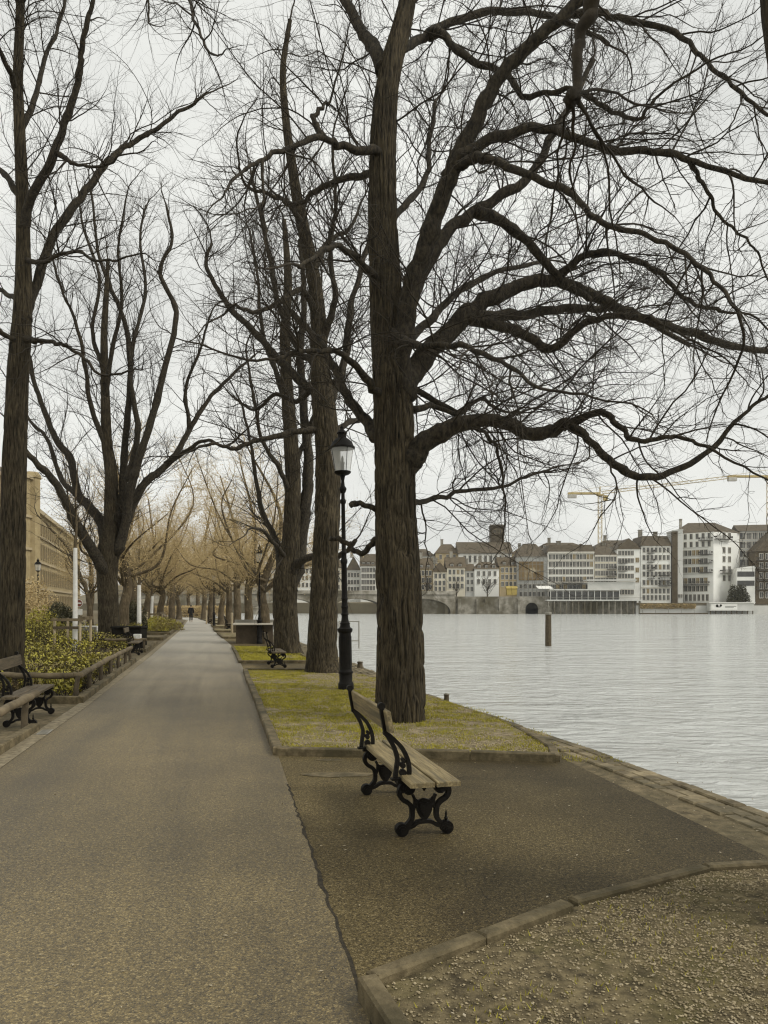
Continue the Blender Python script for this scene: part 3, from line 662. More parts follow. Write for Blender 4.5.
lb([(326, 428), (312, 430), (292, 432), (274, 437), (250, 443), (233, 449), (215, 443), (200, 448)], -1.2, 5, 1.6, **kw)
lb([(324, 400), (305, 385), (284, 365), (258, 335), (234, 312), (218, 290), (206, 266), (212, 244)], 1.2, 6.5, 1.8, **kw)
lb([(322, 380), (312, 360), (300, 352), (281, 310), (272, 270), (262, 220), (250, 170)], 2.2, 6, 1.6, **kw)
lb([(330, 400), (345, 360), (350, 310), (362, 265), (372, 220), (370, 170)], 1.5, 6, 1.6, **kw)
lb([(318, 315), (302, 290), (282, 300), (255, 312), (235, 306), (222, 316)], -2.0, 4.6, 1.3, **kw)
lb([(322, 340), (335, 300), (330, 250), (336, 200), (332, 140)], -1.4, 5, 1.4, **kw)
lb([(314, 270), (330, 240), (350, 228), (362, 200)], 1.4, 4, 1.3, **kw)
lb([(306, 235), (290, 205), (270, 195), (246, 185), (238, 160)], -1.5, 4, 1.2, **kw)
lb([(326, 440), (345, 425), (365, 420), (385, 428)], 2.4, 5, 1.8, **kw)
lb([(322, 370), (300, 400), (275, 395), (255, 410), (235, 398)], 2.6, 4.2, 1.2, **kw)
L2.append(resample(tP[int(len(tP) * .6):], tR[int(len(tR) * .6):], 24))
crown(rng, L2, T1, M['twig'], S(.28, .06, 48, 1.8, 9, .018, .14, .55, .02, .25), S(.2, .1, 44, .8, 6, .0085, .17, .5, .08, .25), S(.15, .1, 42, .36, 4, .005, .15, .4, .15, .25), (5, 3, 3))
# --- third linden: short bole that forks
rng = np.random.default_rng(103); Y3 = 25.9; bx, by = G(287, 655); base3 = (bx, Y3, .03)
T2 = tree('linden_tree', 'stout forked linden with a low side limb, standing beside the second iron bench', base3)
tp = [(287, 657), (286, 630), (285, 600), (286, 580), (290, 555), (292, 520), (293, 480), (291, 440), (288, 400), (285, 340), (288, 280), (284, 220)]
hw = [13, 12, 11.6, 12, 9.6, 8, 7.5, 7, 6.2, 5, 3.8, 2]
P = NP([A(u, v, Y3) for k, (u, v) in enumerate(tp)]) - NP(base3); Pc = crom(P, 6); rc = np.interp(np.arange(len(Pc)) / 6, np.arange(len(hw)), NP(hw) / F * Y3)
_, (tP, tR) = trunk_mesh('trunk', Pc, rc, M['bark'], T2, 96, .06, .055, .25, 27); STEM[T2.name] = tP
L3 = []; kw = dict(y0=Y3, T=T2, b=base3, store=L3, rg=rng, sides=8)
lb([(288, 588), (297, 566), (302, 530), (307, 490), (308, 450), (304, 410), (300, 360), (304, 300), (300, 240)], 1.0, 9, 2.5, pw=1, **kw)
lb([(288, 584), (296, 565), (314, 556), (330, 560), (346, 552), (356, 540)], -1.5, 6, 2.5, **kw)
lb([(280, 580), (280, 565), (276, 540), (262, 512), (256, 480), (250, 440), (240, 400)], 1.5, 6, 1.2, **kw)
lb([(292, 500), (280, 470), (262, 440), (254, 400), (246, 350)], -1.5, 4, 1.2, **kw)
lb([(292, 470), (305, 440), (322, 400), (340, 370)], 2.5, 4, 1.2, **kw)
lb([(289, 410), (275, 370), (262, 330), (258, 280), (250, 230)], 2, 4, 1.2, **kw)
lb([(306, 440), (318, 400), (314, 340), (322, 280)], -2, 4, 1.2, **kw)
lb([(288, 560), (276, 545), (262, 530), (250, 528)], -2.5, 3.5, 1.2, **kw)
L3.append(resample(tP[int(len(tP) * .5):], tR[int(len(tR) * .5):], 24))
crown(rng, L3, T2, M['twig'], S(.38, .06, 48, 2.0, 8, .02, .14, .5, .05, .25), S(.26, .1, 44, .95, 5, .010, .17, .5, .1, .25), S(.2, .1, 42, .45, 3, .0065, .15, .4, .15, .25), (4, 3, 3))
# --- left edge tree
rng = np.random.default_rng(104); YL = 15.0; baseL = (A(10, 0, YL)[0], YL, 0)
T3 = tree('linden_tree', 'tall slim dark linden at the left picture edge, rising from yellow green ground cover', baseL)
tp = [(9, 692), (10, 660), (12, 580), (14, 480), (16, 420), (18, 370), (21, 330), (23, 290), (23, 240), (22, 190), (20, 140), (18, 80), (20, 20), (22, -40), (26, -120)]
hw = [15, 12.4, 11.6, 11, 10.4, 10, 9.4, 8, 6.5, 6, 5.4, 4.8, 4.2, 3.4, 1.5]
P = NP([A(u, v, YL) for k, (u, v) in enumerate(tp)]) - NP(baseL); Pc = crom(P, 6); rc = np.interp(np.arange(len(Pc)) / 6, np.arange(len(hw)), NP(hw) / F * YL)
_, (tP, tR) = trunk_mesh('trunk', Pc, rc, M['bark'], T3, 110, .045, .03, .2, 37); STEM[T3.name] = tP
L4 = []; kw = dict(y0=YL, T=T3, b=baseL, store=L4, rg=rng, sides=8)
lb([(23, 230), (30, 200), (52, 157), (68, 112), (79, 75), (82, 50), (87, 20), (96, -20), (104, -70)], -1.2, 6.5, 2, **kw)
lb([(26, 320), (33, 290), (57, 229), (83, 195), (105, 165), (120, 151), (140, 138), (156, 130), (180, 112), (203, 96)], 1.4, 7, 1.5, **kw)
lb([(18, 338), (35, 341), (52, 342), (66, 346), (78, 354), (104, 375), (125, 372)], -1.2, 3.6, 1.3, **kw)
lb([(20, 345), (5, 335), (-20, 318), (-50, 310)], -1, 4, 1.6, **kw)
lb([(22, 200), (5, 175), (-15, 155), (-40, 110)], 1, 4.5, 1.6, **kw)
lb([(60, 155), (80, 165), (104, 166), (120, 156)], -1, 2.6, 1.1, y_off=.8, **kw)
lb([(20, 130), (36, 95), (44, 60), (60, 20), (70, -30)], 1.5, 4, 1.4, **kw)
lb([(18, 90), (4, 60), (-10, 20), (-14, -30)], -1.5, 4, 1.4, **kw)
lb([(24, 260), (45, 262), (75, 250), (100, 262), (130, 255)], -1.8, 3.2, 1.1, **kw)
lb([(22, 300), (0, 290), (-30, 262)], 1.8, 4, 1.4, **kw)
lb([(20, 0), (48, -40), (92, -80), (138, -84), (172, -50), (188, -8), (196, 22), (206, 48)], -3.5, 4.5, 1.5, **kw)
lb([(120, -84), (145, -60), (150, -20), (148, 20)], -1.0, 2.5, .9, y_off=-2.2, **kw)
L4.append(resample(tP[int(len(tP) * .5):], tR[int(len(tR) * .5):], 24))
crown(rng, L4, T3, M['twig'], S(.24, .06, 50, 1.5, 9, .014, .15, .55, -.03, .2), S(.17, .1, 45, .72, 6, .007, .17, .5, .05, .25), S(.13, .1, 42, .30, 4, .0042, .15, .4, .15, .25), (5, 3, 3))
# --- broad many-stemmed tree in the left bed
rng = np.random.default_rng(105); YM = 31.0; baseM = (A(109, 0, YM)[0], YM, 0)
T4 = tree('linden_tree', 'broad spreading linden with upright stems fanning from a short bole in the left bed', baseM)
tp = [(109, 652), (109, 630), (108, 600), (107, 575), (108, 550), (111, 523), (111, 473), (107, 443), (105, 390), (104, 338), (106, 300), (108, 260)]
hw = [11, 10, 9.4, 9.6, 10.5, 7, 5.8, 5, 4, 3.2, 2.6, 1.5]
P = NP([A(u, v, YM) for k, (u, v) in enumerate(tp)]) - NP(baseM); Pc = crom(P, 6); rc = np.interp(np.arange(len(Pc)) / 6, np.arange(len(hw)), NP(hw) / F * YM)
_, (tP, tR) = trunk_mesh('trunk', Pc, rc, M['bark'], T4, 64, .09, .045, .12, 47); STEM[T4.name] = tP
L5 = []; kw = dict(y0=YM, T=T4, b=baseM, store=L5, rg=rng, sides=8)
lb([(108, 578), (100, 562), (80, 530), (65, 500), (50, 476), (27, 453), (10, 425)], -2.5, 7.5, 2.5, pw=1, **kw)
lb([(108, 560), (102, 526), (88, 505), (78, 495), (71, 460), (57, 441), (44, 410), (34, 380), (26, 340), (20, 300)], 2.2, 6.5, 1.6, pw=1, **kw)
lb([(110, 556), (122, 540), (131, 490), (137, 465), (150, 425), (165, 366), (176, 312), (160, 272), (172, 240), (166, 205)], -1.0, 6.5, 1.3, pw=1, **kw)
lb([(112, 562), (132, 506), (146, 482), (159, 472), (175, 455), (192, 425), (208, 400), (232, 375), (256, 354)], 1.8, 6, 1.3, pw=1, **kw)
lb([(112, 550), (122, 500), (124, 458), (128, 410), (130, 365), (125, 323), (110, 285), (98, 250), (90, 182)], 1.4, 5.5, 1.2, pw=1, **kw)
lb([(128, 480), (138, 430), (130, 380), (136, 330), (146, 290), (140, 240), (146, 205)], 2.4, 4.2, 1.1, **kw)
lb([(108, 450), (92, 410), (86, 370), (78, 330), (62, 290), (50, 250)], -2.2, 4, 1.1, **kw)
lb([(78, 495), (62, 480), (48, 440), (30, 420), (8, 380)], 3.2, 4, 1.1, **kw)
lb([(166, 464), (188, 450), (206, 440), (226, 446), (246, 430)], -2, 3.4, 1, **kw)
lb([(105, 400), (112, 350), (122, 300), (118, 250), (126, 200)], -2.6, 3.6, 1, **kw)
lb([(104, 370), (92, 330), (100, 280), (84, 230), (78, 190)], 1.6, 3.2, 1, **kw)
lb([(190, 428), (186, 390), (200, 350), (212, 310)], -1.4, 2.8, 1, **kw)
L5.append(resample(tP[int(len(tP) * .45):], tR[int(len(tR) * .45):], 24))
crown(rng, L5, T4, M['twig'], S(.36, .06, 44, 2.0, 8, .021, .13, .5, .08, .3), S(.26, .1, 42, .95, 5, .0105, .17, .5, .12, .3), S(.2, .1, 42, .45, 3, .007, .15, .4, .15, .25), (4, 3, 3))
# --- tree standing out of frame on the right, whose trunk edge and one broken limb reach into the picture
rng = np.random.default_rng(106); baseR = (2.51, 3.9, .05)
T5 = tree('linden_tree', 'dark tree at the top right corner with a knobbed broken limb hanging into the sky', baseR)
P = NP([(0, 0, 0), (-.02, 0, 1.2), (-.08, .02, 2.6), (-.2, .05, 3.8), (-.36, .1, 5.0), (-.5, .2, 6.5), (-.6, .3, 8.5)]); Pc = crom(P, 8)
trunk_mesh('trunk', Pc, np.interp(np.arange(len(Pc)), [0, 4, 24, 48], [.34, .28, .24, .1]), M['bark'], T5, 80, .04, .02, .25, 57)
p, rr = traced([(800, -130), (740, -110), (680, -70), (625, -35), (597, -12), (585, 15), (579, 50), (574, 92), (572, 98)], 4.0, .3, baseR, [16, 15, 14, 14, 12, 8, 6, 5.5, 9], 9, .5, 6, rng)
limb_obj('limb', p, rr, T5, M['twig'], 12)
e = [(p, rr)]; p, rr = traced([(605, -20), (590, 0), (560, 26), (520, 40)], 4.15, .6, baseR, 8, 3, .6, 6, rng)
q = []; 
for px in ([(572, 97), (574, 140), (572, 185), (577, 240)], [(573, 97), (590, 120), (605, 160), (612, 220), (622, 275)], [(571, 97), (562, 130), (556, 180), (548, 230)], [(573, 95), (610, 90), (650, 110), (690, 112)], [(574, 95), (600, 140), (640, 190), (676, 215)]):
    a, b = traced(px, 4.3, .8, baseR, 2.4, .7, .8, 7, rng, .008); q.append(resample(a, b, 16))
v, f = tube_arrays(NP([x[0] for x in q]), NP([x[1] for x in q]), 5)
b2, b2r = children(rng, NP([x[0] for x in q]), NP([x[1] for x in q]), **S(.12, .1, 40, .4, 6, .004, .12, .4, -.1, .1)); g2 = tube_arrays(b2, b2r, 3)
b3, b3r = children(rng, b2, b2r, **S(.09, .1, 42, .14, 4, .002, .12, .4, 0, .1)); g3 = tube_arrays(b3, b3r, 3)
v, f = merge([(v, f), g2, g3]); np_mesh('crown', v, f, M['twig'], T5)

# --- the rows further along the promenade
def far_proto(seed, h=11.5, bole=3.2, r0=.27, tan=True, n_stem=6):
    r = np.random.default_rng(seed); root = bpy.data.objects.new('linden_tree', None); C.objects.link(root)
    P = NP([(0, 0, -.05), (.02, 0, bole * .5), (r.normal(0, .1), r.normal(0, .1), bole), (r.normal(0, .4), r.normal(0, .4), h * .6), (r.normal(0, .6), r.normal(0, .6), h * .95)])
    Pc = crom(P, 8); rr = np.interp(np.arange(len(Pc)), [0, 5, 16, 24, 32], [r0 * 1.25, r0, r0 * .85, r0 * .35, .04])
    trunk_mesh('trunk', Pc, rr, M['bark2'], root, 28, .2, .04, .16, seed)
    LL = [resample(Pc[14:], rr[14:], 24)]
    mbv = []
    for k in range(n_stem):
        a = 2 * pi * (k + r.uniform(-.3, .3)) / n_stem; z0 = bole * r.uniform(.85, 1.3); rad = r.uniform(2.2, 4.6); top = h * r.uniform(.5, .95)
        Q = crom(NP([(0, 0, z0), (rad * .3 * cos(a), rad * .3 * sin(a), z0 + .8), (rad * .75 * cos(a), rad * .75 * sin(a), (z0 + top) * .55), (rad * cos(a + .3), rad * sin(a + .3), top)]) + r.normal(0, .28, (4, 3)) * NP([0.2, 1, 1, 1])[:, None], 7)
        q = np.linspace(r0 * .36, .02, len(Q)); LL.append(resample(Q, q, 24)); mbv.append(tube_arrays(Q[None], q[None], 7))
    v, f = merge(mbv); np_mesh('limb', v, f, M['bark2'], root, True)
    m = M['tan'] if tan else M['twig']
    nl = 4500; k = r.integers(0, len(LL), nl); pts = NP([LL[i][0][r.integers(6, 24)] for i in k]) + r.normal(0, .75, (nl, 3)) * NP([1, 1, .8]); a = r.normal(size=(nl, 3)); a /= np.linalg.norm(a, axis=1, keepdims=True); b_ = np.cross(a, r.normal(size=(nl, 3))); b_ /= np.linalg.norm(b_, axis=1, keepdims=True); sz = r.uniform(.025, .06, (nl, 1))
    np_mesh('dry_leaves', np.stack([pts - a * sz, pts - b_ * sz * .5, pts + a * sz, pts + b_ * sz * .5], 1).reshape(-1, 3), np.arange(4 * nl).reshape(-1, 4), M['tanleaf'], root)
    crown(r, LL, root, m, S(.26, .05, 52, 1.7, 6, .02, .18, .7, -.02, .2), S(.18, .05, 48, .75, 4, .012, .2, .6, .05, .2), S(.12, .1, 46, .34, 3, .011, .22, .4, .1, .2), (3, 3, 3))
    return root
pr = [far_proto(201), far_proto(202, 10.5, 2.9, .25, True, 8), far_proto(203, 12.5, 3.4, .29, True, 7)]
used = set(); rg = random.Random(9)
def far_tree(k, x, y, s, label, rz):
    p = pr[k]
    if k not in used: used.add(k); p.location = (x, y, 0); p.scale = (s, s, s); p.rotation_euler = (0, 0, rz); o = p
    else: o = dup(p, (x, y, 0), rz, s)
    tag(o, label, 'tree', 'trees lining the promenade'); return o
rowR = [(265, 34, .8, 'slender tan twigged tree half hidden behind the stout forked linden'), (249, 42, .92, 'leaning tan twigged tree just behind the concrete table tennis table'),
        (237, 49.5, .85, 'tan twigged tree on the river side, second beyond the table tennis table'), (229, 57, .9, 'tan twigged tree on the river side, third beyond the table tennis table'),
        (221, 67, .95, 'tan twigged tree on the river side, fourth beyond the table tennis table'), (211, 77, 1.0, 'tan twigged tree standing right of the walking person'),
        (204, 92, 1.05, 'farthest river side tree, beyond and just right of the walking person')]
for k, (u, y, s, lab) in enumerate(rowR): far_tree(k % 3, (u - CX) / F * y, y, s, lab, rg.random() * 6)
rowL = [(160, 56, .95, 'tan twigged tree left of the path between the white young trunks and the person'), (172, 74, 1.0, 'tan twigged tree left of the path, second beyond the white young trunks'),
        (179, 96, 1.05, 'small looking tan tree far along the left of the path'), (146, 66, 1.0, 'tan twigged tree set back behind the second white young trunk'),
        (133, 50, .9, 'tan twigged tree behind the black bin'), (152, 92, 1.1, 'distant tan tree set back from the left of the path'),
        (189, 128, 1.2, 'tan tree closing the end of the path beyond the person'), (198, 118, 1.1, 'tan tree at the bend of the path, above the walking person'),
        (168, 140, 1.2, 'hazy tan tree far back left of the path end'), (90, 60, .9, 'tan tree in front of the sandstone facade'), (214, 150, 1.15, 'hazy tan tree far back by the bridge end')]
for k, (u, y, s, lab) in enumerate(rowL): far_tree((k + 1) % 3, (u - CX) / F * y, y, s, lab, rg.random() * 6)
# dark second bole right behind the broad tree
o = dup(pr[0], ((123.5 - CX) / F * 37, 37, 0), 1.0, .92, 'dark trunk right behind the broad spreading linden in the left bed'); o['group'] = 'trees lining the promenade'
# thin leaning tree in front of the facade
rng = np.random.default_rng(107); b = ((90 - CX) / F * 40, 40, 0); t = tree('leaning_tree', 'thin crooked tree leaning left beside the round no entry sign', b)
p, rr = traced([(91, 640), (90, 615), (86, 590), (78, 570), (68, 548), (52, 530), (38, 515)], 40, .5, b, 3.4, 1, .8, 7, rng); limb_obj('trunk', p, rr, t, M['bark2'], 8)
crown(rng, [(p[8:], rr[8:])], t, M['twig'], S(.35, .1, 50, 1.5, 6, .02, .14, .6, .05, .25), S(.3, .1, 46, .7, 4, .011, .18, .6, .1, .2), S(.25, .1, 46, .3, 3, .008, .2, .4, .1, .2), (3, 3, 3))

# ------------------------------------------------------------------ benches
def make_bench(label, loc, rz):
    t = thing('park_bench', label, 'bench', loc, rz, 'cast iron benches along the promenade')
    cr2 = lambda pts, n=6: [(p[0], p[1]) for p in crom([(a, 0, b) for a, b in pts], n)[:, [0, 2]]]
    for fy in (-.62, .62):
        m = MB(); y0, y1 = fy - .022, fy + .022
        for sx in (-1, 1):
            m.ribbon(cr2([(sx * .168, .05), (sx * .12, .085), (sx * .092, .13), (sx * .095, .2), (sx * .12, .235), (sx * .165, .265), (sx * .185, .31), (sx * .168, .355), (sx * .13, .372)]),
                     [.017] * 3 + [.016] * 46, y0, y1)
            m.disc(sx * .168, .047, .047, y0 - .006, y1 + .006, 20); m.disc(sx * .168, .047, .030, y0 - .012, y1 + .012, 16); m.disc(sx * .168, .047, .013, y0 - .018, y1 + .018, 10)
            m.disc(sx * .118, .342, .046, y0 - .005, y1 + .005, 20); m.disc(sx * .118, .342, .027, y0 - .011, y1 + .011, 16); m.disc(sx * .118, .342, .012, y0 - .016, y1 + .016, 10)
            m.ribbon(cr2([(sx * .092, .16), (sx * .075, .2), (sx * .07, .25), (sx * .085, .29)]), .009, y0 + .006, y1 - .006)
        m.ribbon(cr2([(-.15, .05), (-.09, .068), (-.05, .092), (0, .097), (.05, .092), (.09, .068), (.15, .05)]), .013, y0, y1)
        m.box(-.2, .2, fy - .024, fy + .024, .381, .402)
        m.tube([(.165, fy, .09), (.165, fy, .11), (.165, fy, .125), (.165, fy, .14), (.165, fy, .17)], [.007, .016, .007, .01, .002], 8)
        fr = m.build('end_frame', M['iron'], t, True, True)
        s = MB(); s.prism(cr2([(-.068, .268), (-.04, .252), (0, .262), (.04, .252), (.068, .268), (.06, .2), (.045, .15), (0, .10), (-.045, .15), (-.06, .2)], 3) , fy - .014, fy + .014)
        s.prism([(x * .6, .19 + (z - .19) * .6) for x, z in [(-.068, .268), (0, .255), (.068, .268), (.055, .17), (0, .10), (-.055, .17)]], fy - .022, fy + .022)
        s.build('shield', M['iron'], fr, False, True)
        d = MB(); d.lathe([(.004, .315), (.018, .335), (.006, .352), (.022, .37), (.026, .382)], 10, 0, fy); d.build('pendant', M['iron'], fr, True)
        k = MB()
        k.box(-.245, -.10, fy - .028, fy + .028, .403, .418)
        k.ribbon(cr2([(-.215, .42), (-.205, .5), (-.20, .56), (-.225, .64), (-.262, .705), (-.285, .745), (-.295, .79), (-.31, .87), (-.316, .915)]), .014, fy - .02, fy + .02)
        k.ribbon(cr2([(-.115, .42), (-.112, .48), (-.125, .55), (-.165, .63), (-.22, .69), (-.27, .735)]), .014, fy - .02, fy + .02)
        for z, rr in ((.455, .026), (.505, .02), (.548, .014)): k.disc(-.16, z, rr, fy - .016, fy + .016, 12)
        k.ribbon(cr2([(-.205, .5), (-.185, .515), (-.15, .53), (-.125, .55)]), .008, fy - .014, fy + .014)
        k.disc(-.318, .935, .026, fy - .024, fy + .024, 14); k.disc(-.283, .74, .02, fy - .026, fy + .026, 12)
        k.build('back_support', M['iron'], t, True, True)
    for i, x0 in enumerate((-.175, .012)):
        m = MB(); m.bbox(x0, x0 + .172, -.90, .80, .404, .44, .006); m.build('seat_plank', M['plank'], t)
    m = MB(); m.bbox(-.016, .016, -.74, .68, -.075, .078, .005)
    a = R(-10); m.v = [(x * cos(a) + z * sin(a) - .28, y, -x * sin(a) + z * cos(a) + .835) for x, y, z in m.v]
    m.build('back_plank', M['plank'], t)
    return t
bench = make_bench('nearest iron bench with bare wooden planks, on the asphalt in front of the large linden', (.15, 6.16, .002), R(13.0))
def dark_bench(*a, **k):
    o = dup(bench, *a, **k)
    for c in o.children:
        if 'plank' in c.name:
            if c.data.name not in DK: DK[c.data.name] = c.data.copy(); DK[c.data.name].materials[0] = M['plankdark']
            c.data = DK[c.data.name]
DK = {}
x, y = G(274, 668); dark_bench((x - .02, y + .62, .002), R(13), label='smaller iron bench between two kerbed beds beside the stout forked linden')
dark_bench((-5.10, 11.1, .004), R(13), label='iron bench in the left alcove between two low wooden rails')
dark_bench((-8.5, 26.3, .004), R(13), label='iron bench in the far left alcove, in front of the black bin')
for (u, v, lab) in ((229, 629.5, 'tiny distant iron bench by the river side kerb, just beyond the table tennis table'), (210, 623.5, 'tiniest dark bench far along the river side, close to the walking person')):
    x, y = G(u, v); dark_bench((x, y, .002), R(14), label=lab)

# ------------------------------------------------------------------ street lamps
def make_lamp(label, loc):
    t = thing('street_lamp', label, 'street lamp', loc, 0, 'old style lantern street lamps')
    b = MB().lathe([(.155, -.05), (.15, .03), (.15, .11), (.14, .13), (.125, .15), (.125, .30), (.14, .31), (.14, .34), (.122, .36), (.118, .40), (.112, 1.08), (.135, 1.10), (.145, 1.13), (.145, 1.165), (.105, 1.19), (.09, 1.24), (.1, 1.27), (.075, 1.30)], 28)
    pb = b.build('pedestal', M['iron'], t, True)
    m = MB()
    for k in range(8):
        a = k * pi / 4; m.box(-.012, .012, .112, .121, .46, 1.02); m.v[-8:] = [(x * cos(a) - y * sin(a), x * sin(a) + y * cos(a), z) for x, y, z in m.v[-8:]]
    m.build('fluting', M['iron'], pb)
    c = MB().lathe([(.075, 1.30), (.066, 1.36), (.062, 1.42), (.078, 1.44), (.062, 1.47), (.06, 1.56), (.072, 1.58), (.06, 1.61), (.055, 1.72), (.066, 1.74), (.055, 1.77), (.052, 2.4), (.066, 2.43), (.068, 2.48), (.052, 2.51), (.05, 2.60), (.06, 2.62), (.042, 2.66), (.037, 3.55), (.055, 3.58), (.058, 3.62), (.036, 3.66), (.034, 3.76), (.05, 3.78), (.07, 3.83), (.07, 3.86), (.04, 3.90), (.03, 4.0), (.04, 4.06), (.05, 4.1)], 20)
    c.build('column', M['iron'], t, True)
    la = MB().lathe([(.05, 4.1), (.115, 4.12), (.155, 4.15), (.165, 4.175), (.15, 4.185)], 24)
    for k in range(4):
        a = k * pi / 2 + .5; la.tube([(.155 * cos(a), .155 * sin(a), 4.17), (.225 * cos(a), .225 * sin(a), 4.625)], .006, 6)
    lan = la.build('lantern', M['iron'], t, True)
    v = MB()
    n = 24; vs = [(r * cos(2 * pi * i / n), r * sin(2 * pi * i / n), z) for r, z in ((.15, 4.186), (.222, 4.62)) for i in range(n)]
    v.add(vs, [(i, (i + 1) % n, n + (i + 1) % n, n + i) for i in range(n)]); v.build('glass', M['lampglass'], lan, True)
    MB().lathe([(.225, 4.615), (.245, 4.62), (.245, 4.65), (.225, 4.665), (.19, 4.74), (.13, 4.80), (.085, 4.825), (.08, 4.90), (.105, 4.915), (.07, 4.96), (.045, 4.975), (.03, 5.0), (.036, 5.03), (.012, 5.06), (.004, 5.13)], 24).build('lantern_roof', M['iron'], lan, True)
    MB().lathe([(.02, 4.185), (.035, 4.2), (.035, 4.33), (.045, 4.335), (.045, 4.36), (.02, 4.37), (.026, 4.40), (.018, 4.46), (.006, 4.48)], 12).build('burner', M['iron'], lan, True)
    return t
lx, ly = G(346, 692); lamp = make_lamp('tall black lantern lamp standing in the mossy bed close behind the nearest bench', (lx, ly, .05)); lamp.rotation_euler = (0, R(-.9), 0)
dup(lamp, ((259.5 - CX) / F * 33.5, 33.5, .05), 0, .84, 'black lantern lamp in front of the concrete table tennis table')
dup(lamp, ((38 - CX) / F * 55, 55, 0), 0, 1.0, 'black lantern lamp in front of the sandstone facade at far left')
dup(lamp, ((91.5 - CX) / F * 62, 62, 0), 0, .95, 'pale distant lantern lamp between the crooked tree and the broad linden')
dup(lamp, ((214 - CX) / F * 62, 62, 0), 0, .9, 'thin distant lamp among the far river side trees')

# ------------------------------------------------------------------ table tennis table, bollards, frame in the water
x, y = (255 - CX) / F * 34.6, 34.6
t = thing('table_tennis_table', 'concrete table tennis table on dark brown supports beyond the second bench', 'table', (x, y, .0), R(8))
MB().bbox(-.92, .92, -1.35, 1.35, .83, .90, .012).build('table_slab', M['concrete'], t)
m = MB(); m.bbox(-.80, .1, -.9, .9, 0, .829, .01); m.build('support', M['darkbrown'], t)
m = MB(); m.bbox(.42, .80, -.9, .9, 0, .829, .01); m.build('support', M['darkbrown'], t)
m = MB(); m.box(-.9, .9, -.012, .012, .902, 1.04); m.build('net', M['grey'], t)
for u, v, hgt, w, lab in ((360, 668, .15, .075, 'squat dark mooring block on the quay edge just right of the nearest lamp'), (446.5, 703, .13, .045, 'short dark mooring post on the quay coping right of the large linden')):
    x, y = G(u, v); t = thing('mooring_bollard', lab, 'bollard', (x, y, .02)); MB().lathe([(w * 1.2, -.04), (w, .02), (w * .9, hgt * .8), (w * 1.1, hgt * .85), (w * 1.05, hgt)], 12).build('stump', M['post'], t, True); MB().lathe([(w * .8, hgt), (w * .5, hgt + .02)], 12).build('cap', M['grey'], t)
b = ((349 - CX) / F * 45, 45, -.8); t = thing('landing_frame', 'thin rectangular metal frame standing in the river behind the nearest lamp', 'frame', b)
for sx in (-.58, .58): MB().tube([(sx, 0, -2.4), (sx, 0, 1.55)], .035, 8).build('post', M['grey'], t)
for z in (1.55, .42): MB().tube([(-.58, 0, z), (.58, 0, z)], .028, 8).build('crossbar', M['grey'], t)
b = ((548.3 - CX) / F * 47, 47, -.8); t = thing('mooring_post', 'stout dark mooring post standing alone in the river with a pale marker on top', 'post', b)
MB().tube([(0, 0, -2.4), (0, 0, 1.0), (.0, 0, 2.02)], [.2, .19, .175], 16).build('pile', M['post'], t, True)
MB().lathe([(.2, 1.92), (.21, 1.95), (.21, 2.06), (.16, 2.08)], 16).build('cap_ring', M['grey'], t)
m = MB(); 
for a in range(4): m.box(.1 * cos(a * pi / 2) - .02, .1 * cos(a * pi / 2) + .02, .1 * sin(a * pi / 2) - .02, .1 * sin(a * pi / 2) + .02, 2.06, 2.42)
m.box(-.13, .13, -.13, .13, 2.421, 2.46); m.build('marker', M['grey'], t)

# ------------------------------------------------------------------ low wooden fences
rgf = np.random.default_rng(77)
def fence(label, pts, h, posts):
    b = (*pts[-1][:2], 0); t = thing('rail_fence', label, 'fence', b)
    P = crom([(p[0] - b[0], p[1] - b[1], h) for p in pts], 1) if len(pts) < 3 else NP([(p[0] - b[0], p[1] - b[1], h) for p in pts])
    Q = [];
    for a, c in zip(P[:-1], P[1:]):
        for s in np.arange(0, 1, .1): Q.append(a + (c - a) * s + rgf.normal(0, .005, 3))
    Q.append(P[-1]); MB().tube(Q, .052 + rgf.normal(0, .003, len(Q)), 12).build('rail', M['rail'], t, True)
    for x, y in posts:
        k = rgf.normal(0, .012, 2); MB().tube([(x - b[0], y - b[1], -.1), (x - b[0], y - b[1], .2), (x - b[0] + k[0], y - b[1] + k[1], h - .01)], [.045, .043, .04], 10).build('post', M['post'], t, True)
    return t
f1 = [(-3.2, 3.2), (-4.42, 8.86), (-4.84, 10.7)]
fence('nearest low rail at the left picture edge, ending beside the alcove bench', f1, .43, [(-3.5, 4.6), (-4.13, 7.5), (-4.74, 10.15)])
e0, e1 = (px_(pathL, 14) - .5, 14), (px_(pathL, 25) - .5, 25)
posts = [(-6.45, 13.45)] + [(-5.36, 13.4)] + [(px_(pathL, k) - .33, k) for k in (14.9, 16.4, 17.9, 19.4, 20.9, 22.1)]
fence('low rounded rail that bends at the alcove and follows the leafy left bed', [(-7.2, 13.5), (-5.6, 13.35), (-5.33, 13.5), (px_(pathL, 18) - .33, 18), (px_(pathL, 22.4) - .33, 22.4)], .44, posts)
fence('short dark rail at the far left alcove in front of the black bin', [(-10.0, 27.6), (-8.5, 27.6)], .44, [(-9.6, 27.6), (-8.6, 27.6)])

